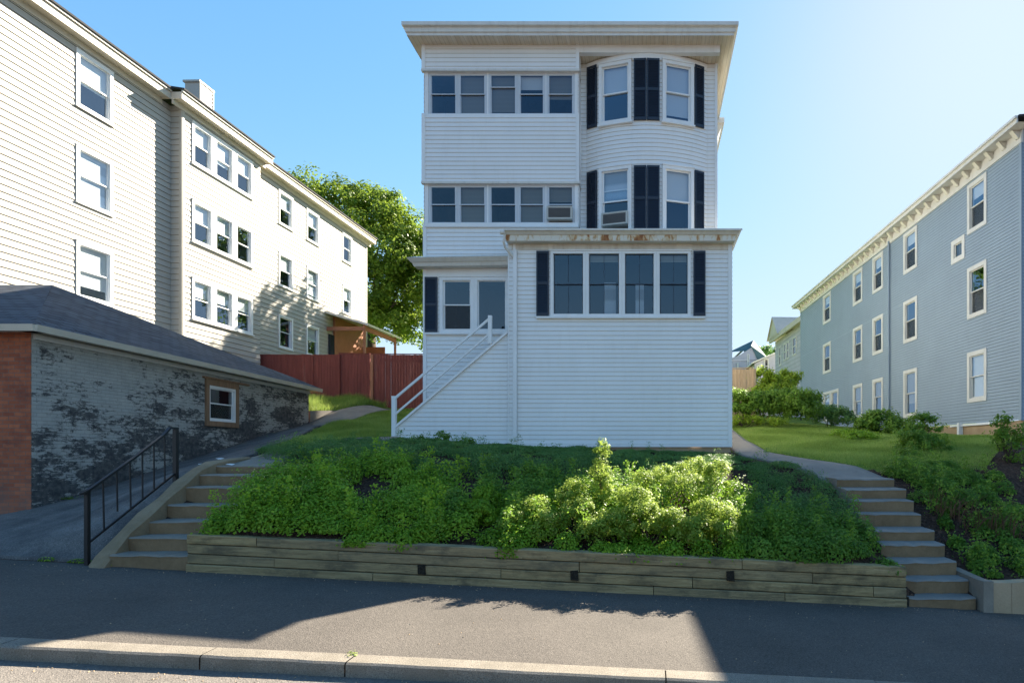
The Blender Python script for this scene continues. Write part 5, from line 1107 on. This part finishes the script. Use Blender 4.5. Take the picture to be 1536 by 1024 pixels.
# grass
def grass(name, label, poly, n, h, bb, mat, y0=0):
    X = rng.uniform(bb[0], bb[1], n); Y = rng.uniform(bb[2], bb[3], n); k = in_poly(X, Y, poly); X, Y = X[k], Y[k]; n = len(X); Z = T(X, Y); a = rng.uniform(0, 6.28, n)
    hh = h*rng.uniform(.5, 1.3, n)*(1+.5*np.sin(X*3)*np.cos(Y*2.3)); w = .008; l = rng.normal(0, .35, (n, 2))*hh[:, None]
    P0 = np.stack([X-np.cos(a)*w, Y-np.sin(a)*w, Z-.01], -1); P1 = np.stack([X+np.cos(a)*w, Y+np.sin(a)*w, Z-.01], -1); P2 = np.stack([X+l[:, 0], Y+l[:, 1], Z+hh], -1)
    V = np.stack([P0, P1, P2], 1).reshape(-1, 3); me = bpy.data.meshes.new(name); me.vertices.add(n*3); me.vertices.foreach_set("co", V.astype(np.float32).ravel()); me.loops.add(n*3); me.loops.foreach_set("vertex_index", np.arange(n*3, dtype=np.int32)); me.polygons.add(n); me.polygons.foreach_set("loop_start", (np.arange(n)*3).astype(np.int32)); me.update(calc_edges=True)
    at_ = me.attributes.new("rnd", 'FLOAT', 'FACE'); at_.data.foreach_set("value", np.clip(.45+.3*np.sin(X*2.1+np.sin(Y*1.7)*2)+rng.normal(0, .2, n), 0, 1).astype(np.float32)); me.materials.append(mat); o = bpy.data.objects.new(name, me); link(o); return tag(o, label, 'grass', kind='stuff')
PR = [(3.0,15.3),(3.8,13.9),(4.5,12.9),(5.0,12.3),(7.0,12.5),(8.5,14.5),(10.4,17),(9.8,24),(3,24),(2.9,19),(2.85,17.2)]
grass('grass', 'mown green grass of the lawn between the white house and the blue gray house', PR, 230000, .06, (2, 10.5, 12.2, 24), M['grass'])
PLg = [(-8.3,13.2),(-7.2,14.4),(-6.75,15.3),(-6.2,16),(-6.1,26),(-10.1,25.8),(-10.4,22.6),(-10.1,18.8),(-9.4,16.6),(-8.5,13.8)]
grass('grass', 'green grass slope between the driveway and the white side stairs', PLg, 130000, .09, (-10.6,-6,13,26), M['grass'])
PLf = [(-12.6,21.9),(-11.9,23),(-11.5,24),(-11.2,25.6),(-16.5,25.5),(-16,22)]
grass('grass', 'strip of taller grass in front of the red fence', PLf, 40000, .28, (-16.6,-11,21.7,25.7), M['grass'])
# weeds in cracks
def weed(label, x, y, z, w, n, leaf=.03, mat='leaf_mid', h=.05):
    d = unit(n); P = np.array([x, y, z])+d*np.array([w, .04, h]); P[:, 2] = np.maximum(P[:, 2], z); tag(leaves('weed', P, d+np.array([0,0,1.]), leaf*rng.uniform(.6,1.3,n), M[mat], None, .5), label, 'weed')
xk = px2(524, 5.45); weed('small weed growing in the kerb joint', xk, 5.5, float(zs(np.array(xk)))+.015, .05, 26, .03, 'leaf_light')
for px, Y, w, lab in ((70,8.62,.12,'low weeds along the sidewalk edge at the foot of the driveway'),(120,8.6,.18,'small weed tuft at the foot of the handrail'),(158,8.5,.1,'tiny weed at the corner of the bottom step of the left stairs')):
    x = px2(px, Y); weed(lab, x, Y, float(zs(np.array(x)))+.02, w, int(700*w), .035)
x = px2(85,10.8); weed('weed clump where the peeling garage wall meets the driveway', -11.1, 11.6, Tz(-11.1,11.6)+.03, .3, 90, .05, 'leaf')

# grit along the kerb and on the sidewalk
m = MB()
def stone(x, y, z, r):
    a = random.uniform(0, 6.28); P = [(x+r*math.cos(a+k*2.09)*random.uniform(.7,1.2), y+r*math.sin(a+k*2.09)*random.uniform(.7,1.2), z) for k in range(3)]; top = (x, y, z+r*.8)
    for k in range(3): m.face([P[k], P[(k+1) % 3], top])
for _ in range(500):
    q = random.random(); x = random.uniform(-9, 6)
    y, dz = (random.uniform(5.05, 5.29), -.113) if q < .35 else ((8.43-abs(random.gauss(0, .1)), .002) if q < .7 else (random.uniform(5.6, 8.4), .002))
    stone(x, y, float(zs(np.array(x)))+dz, random.uniform(.004, .012))
tag(m.build('grit', M['tan_conc']), 'fine grit and small stones scattered on the sidewalk and in the gutter', 'grit', kind='stuff')
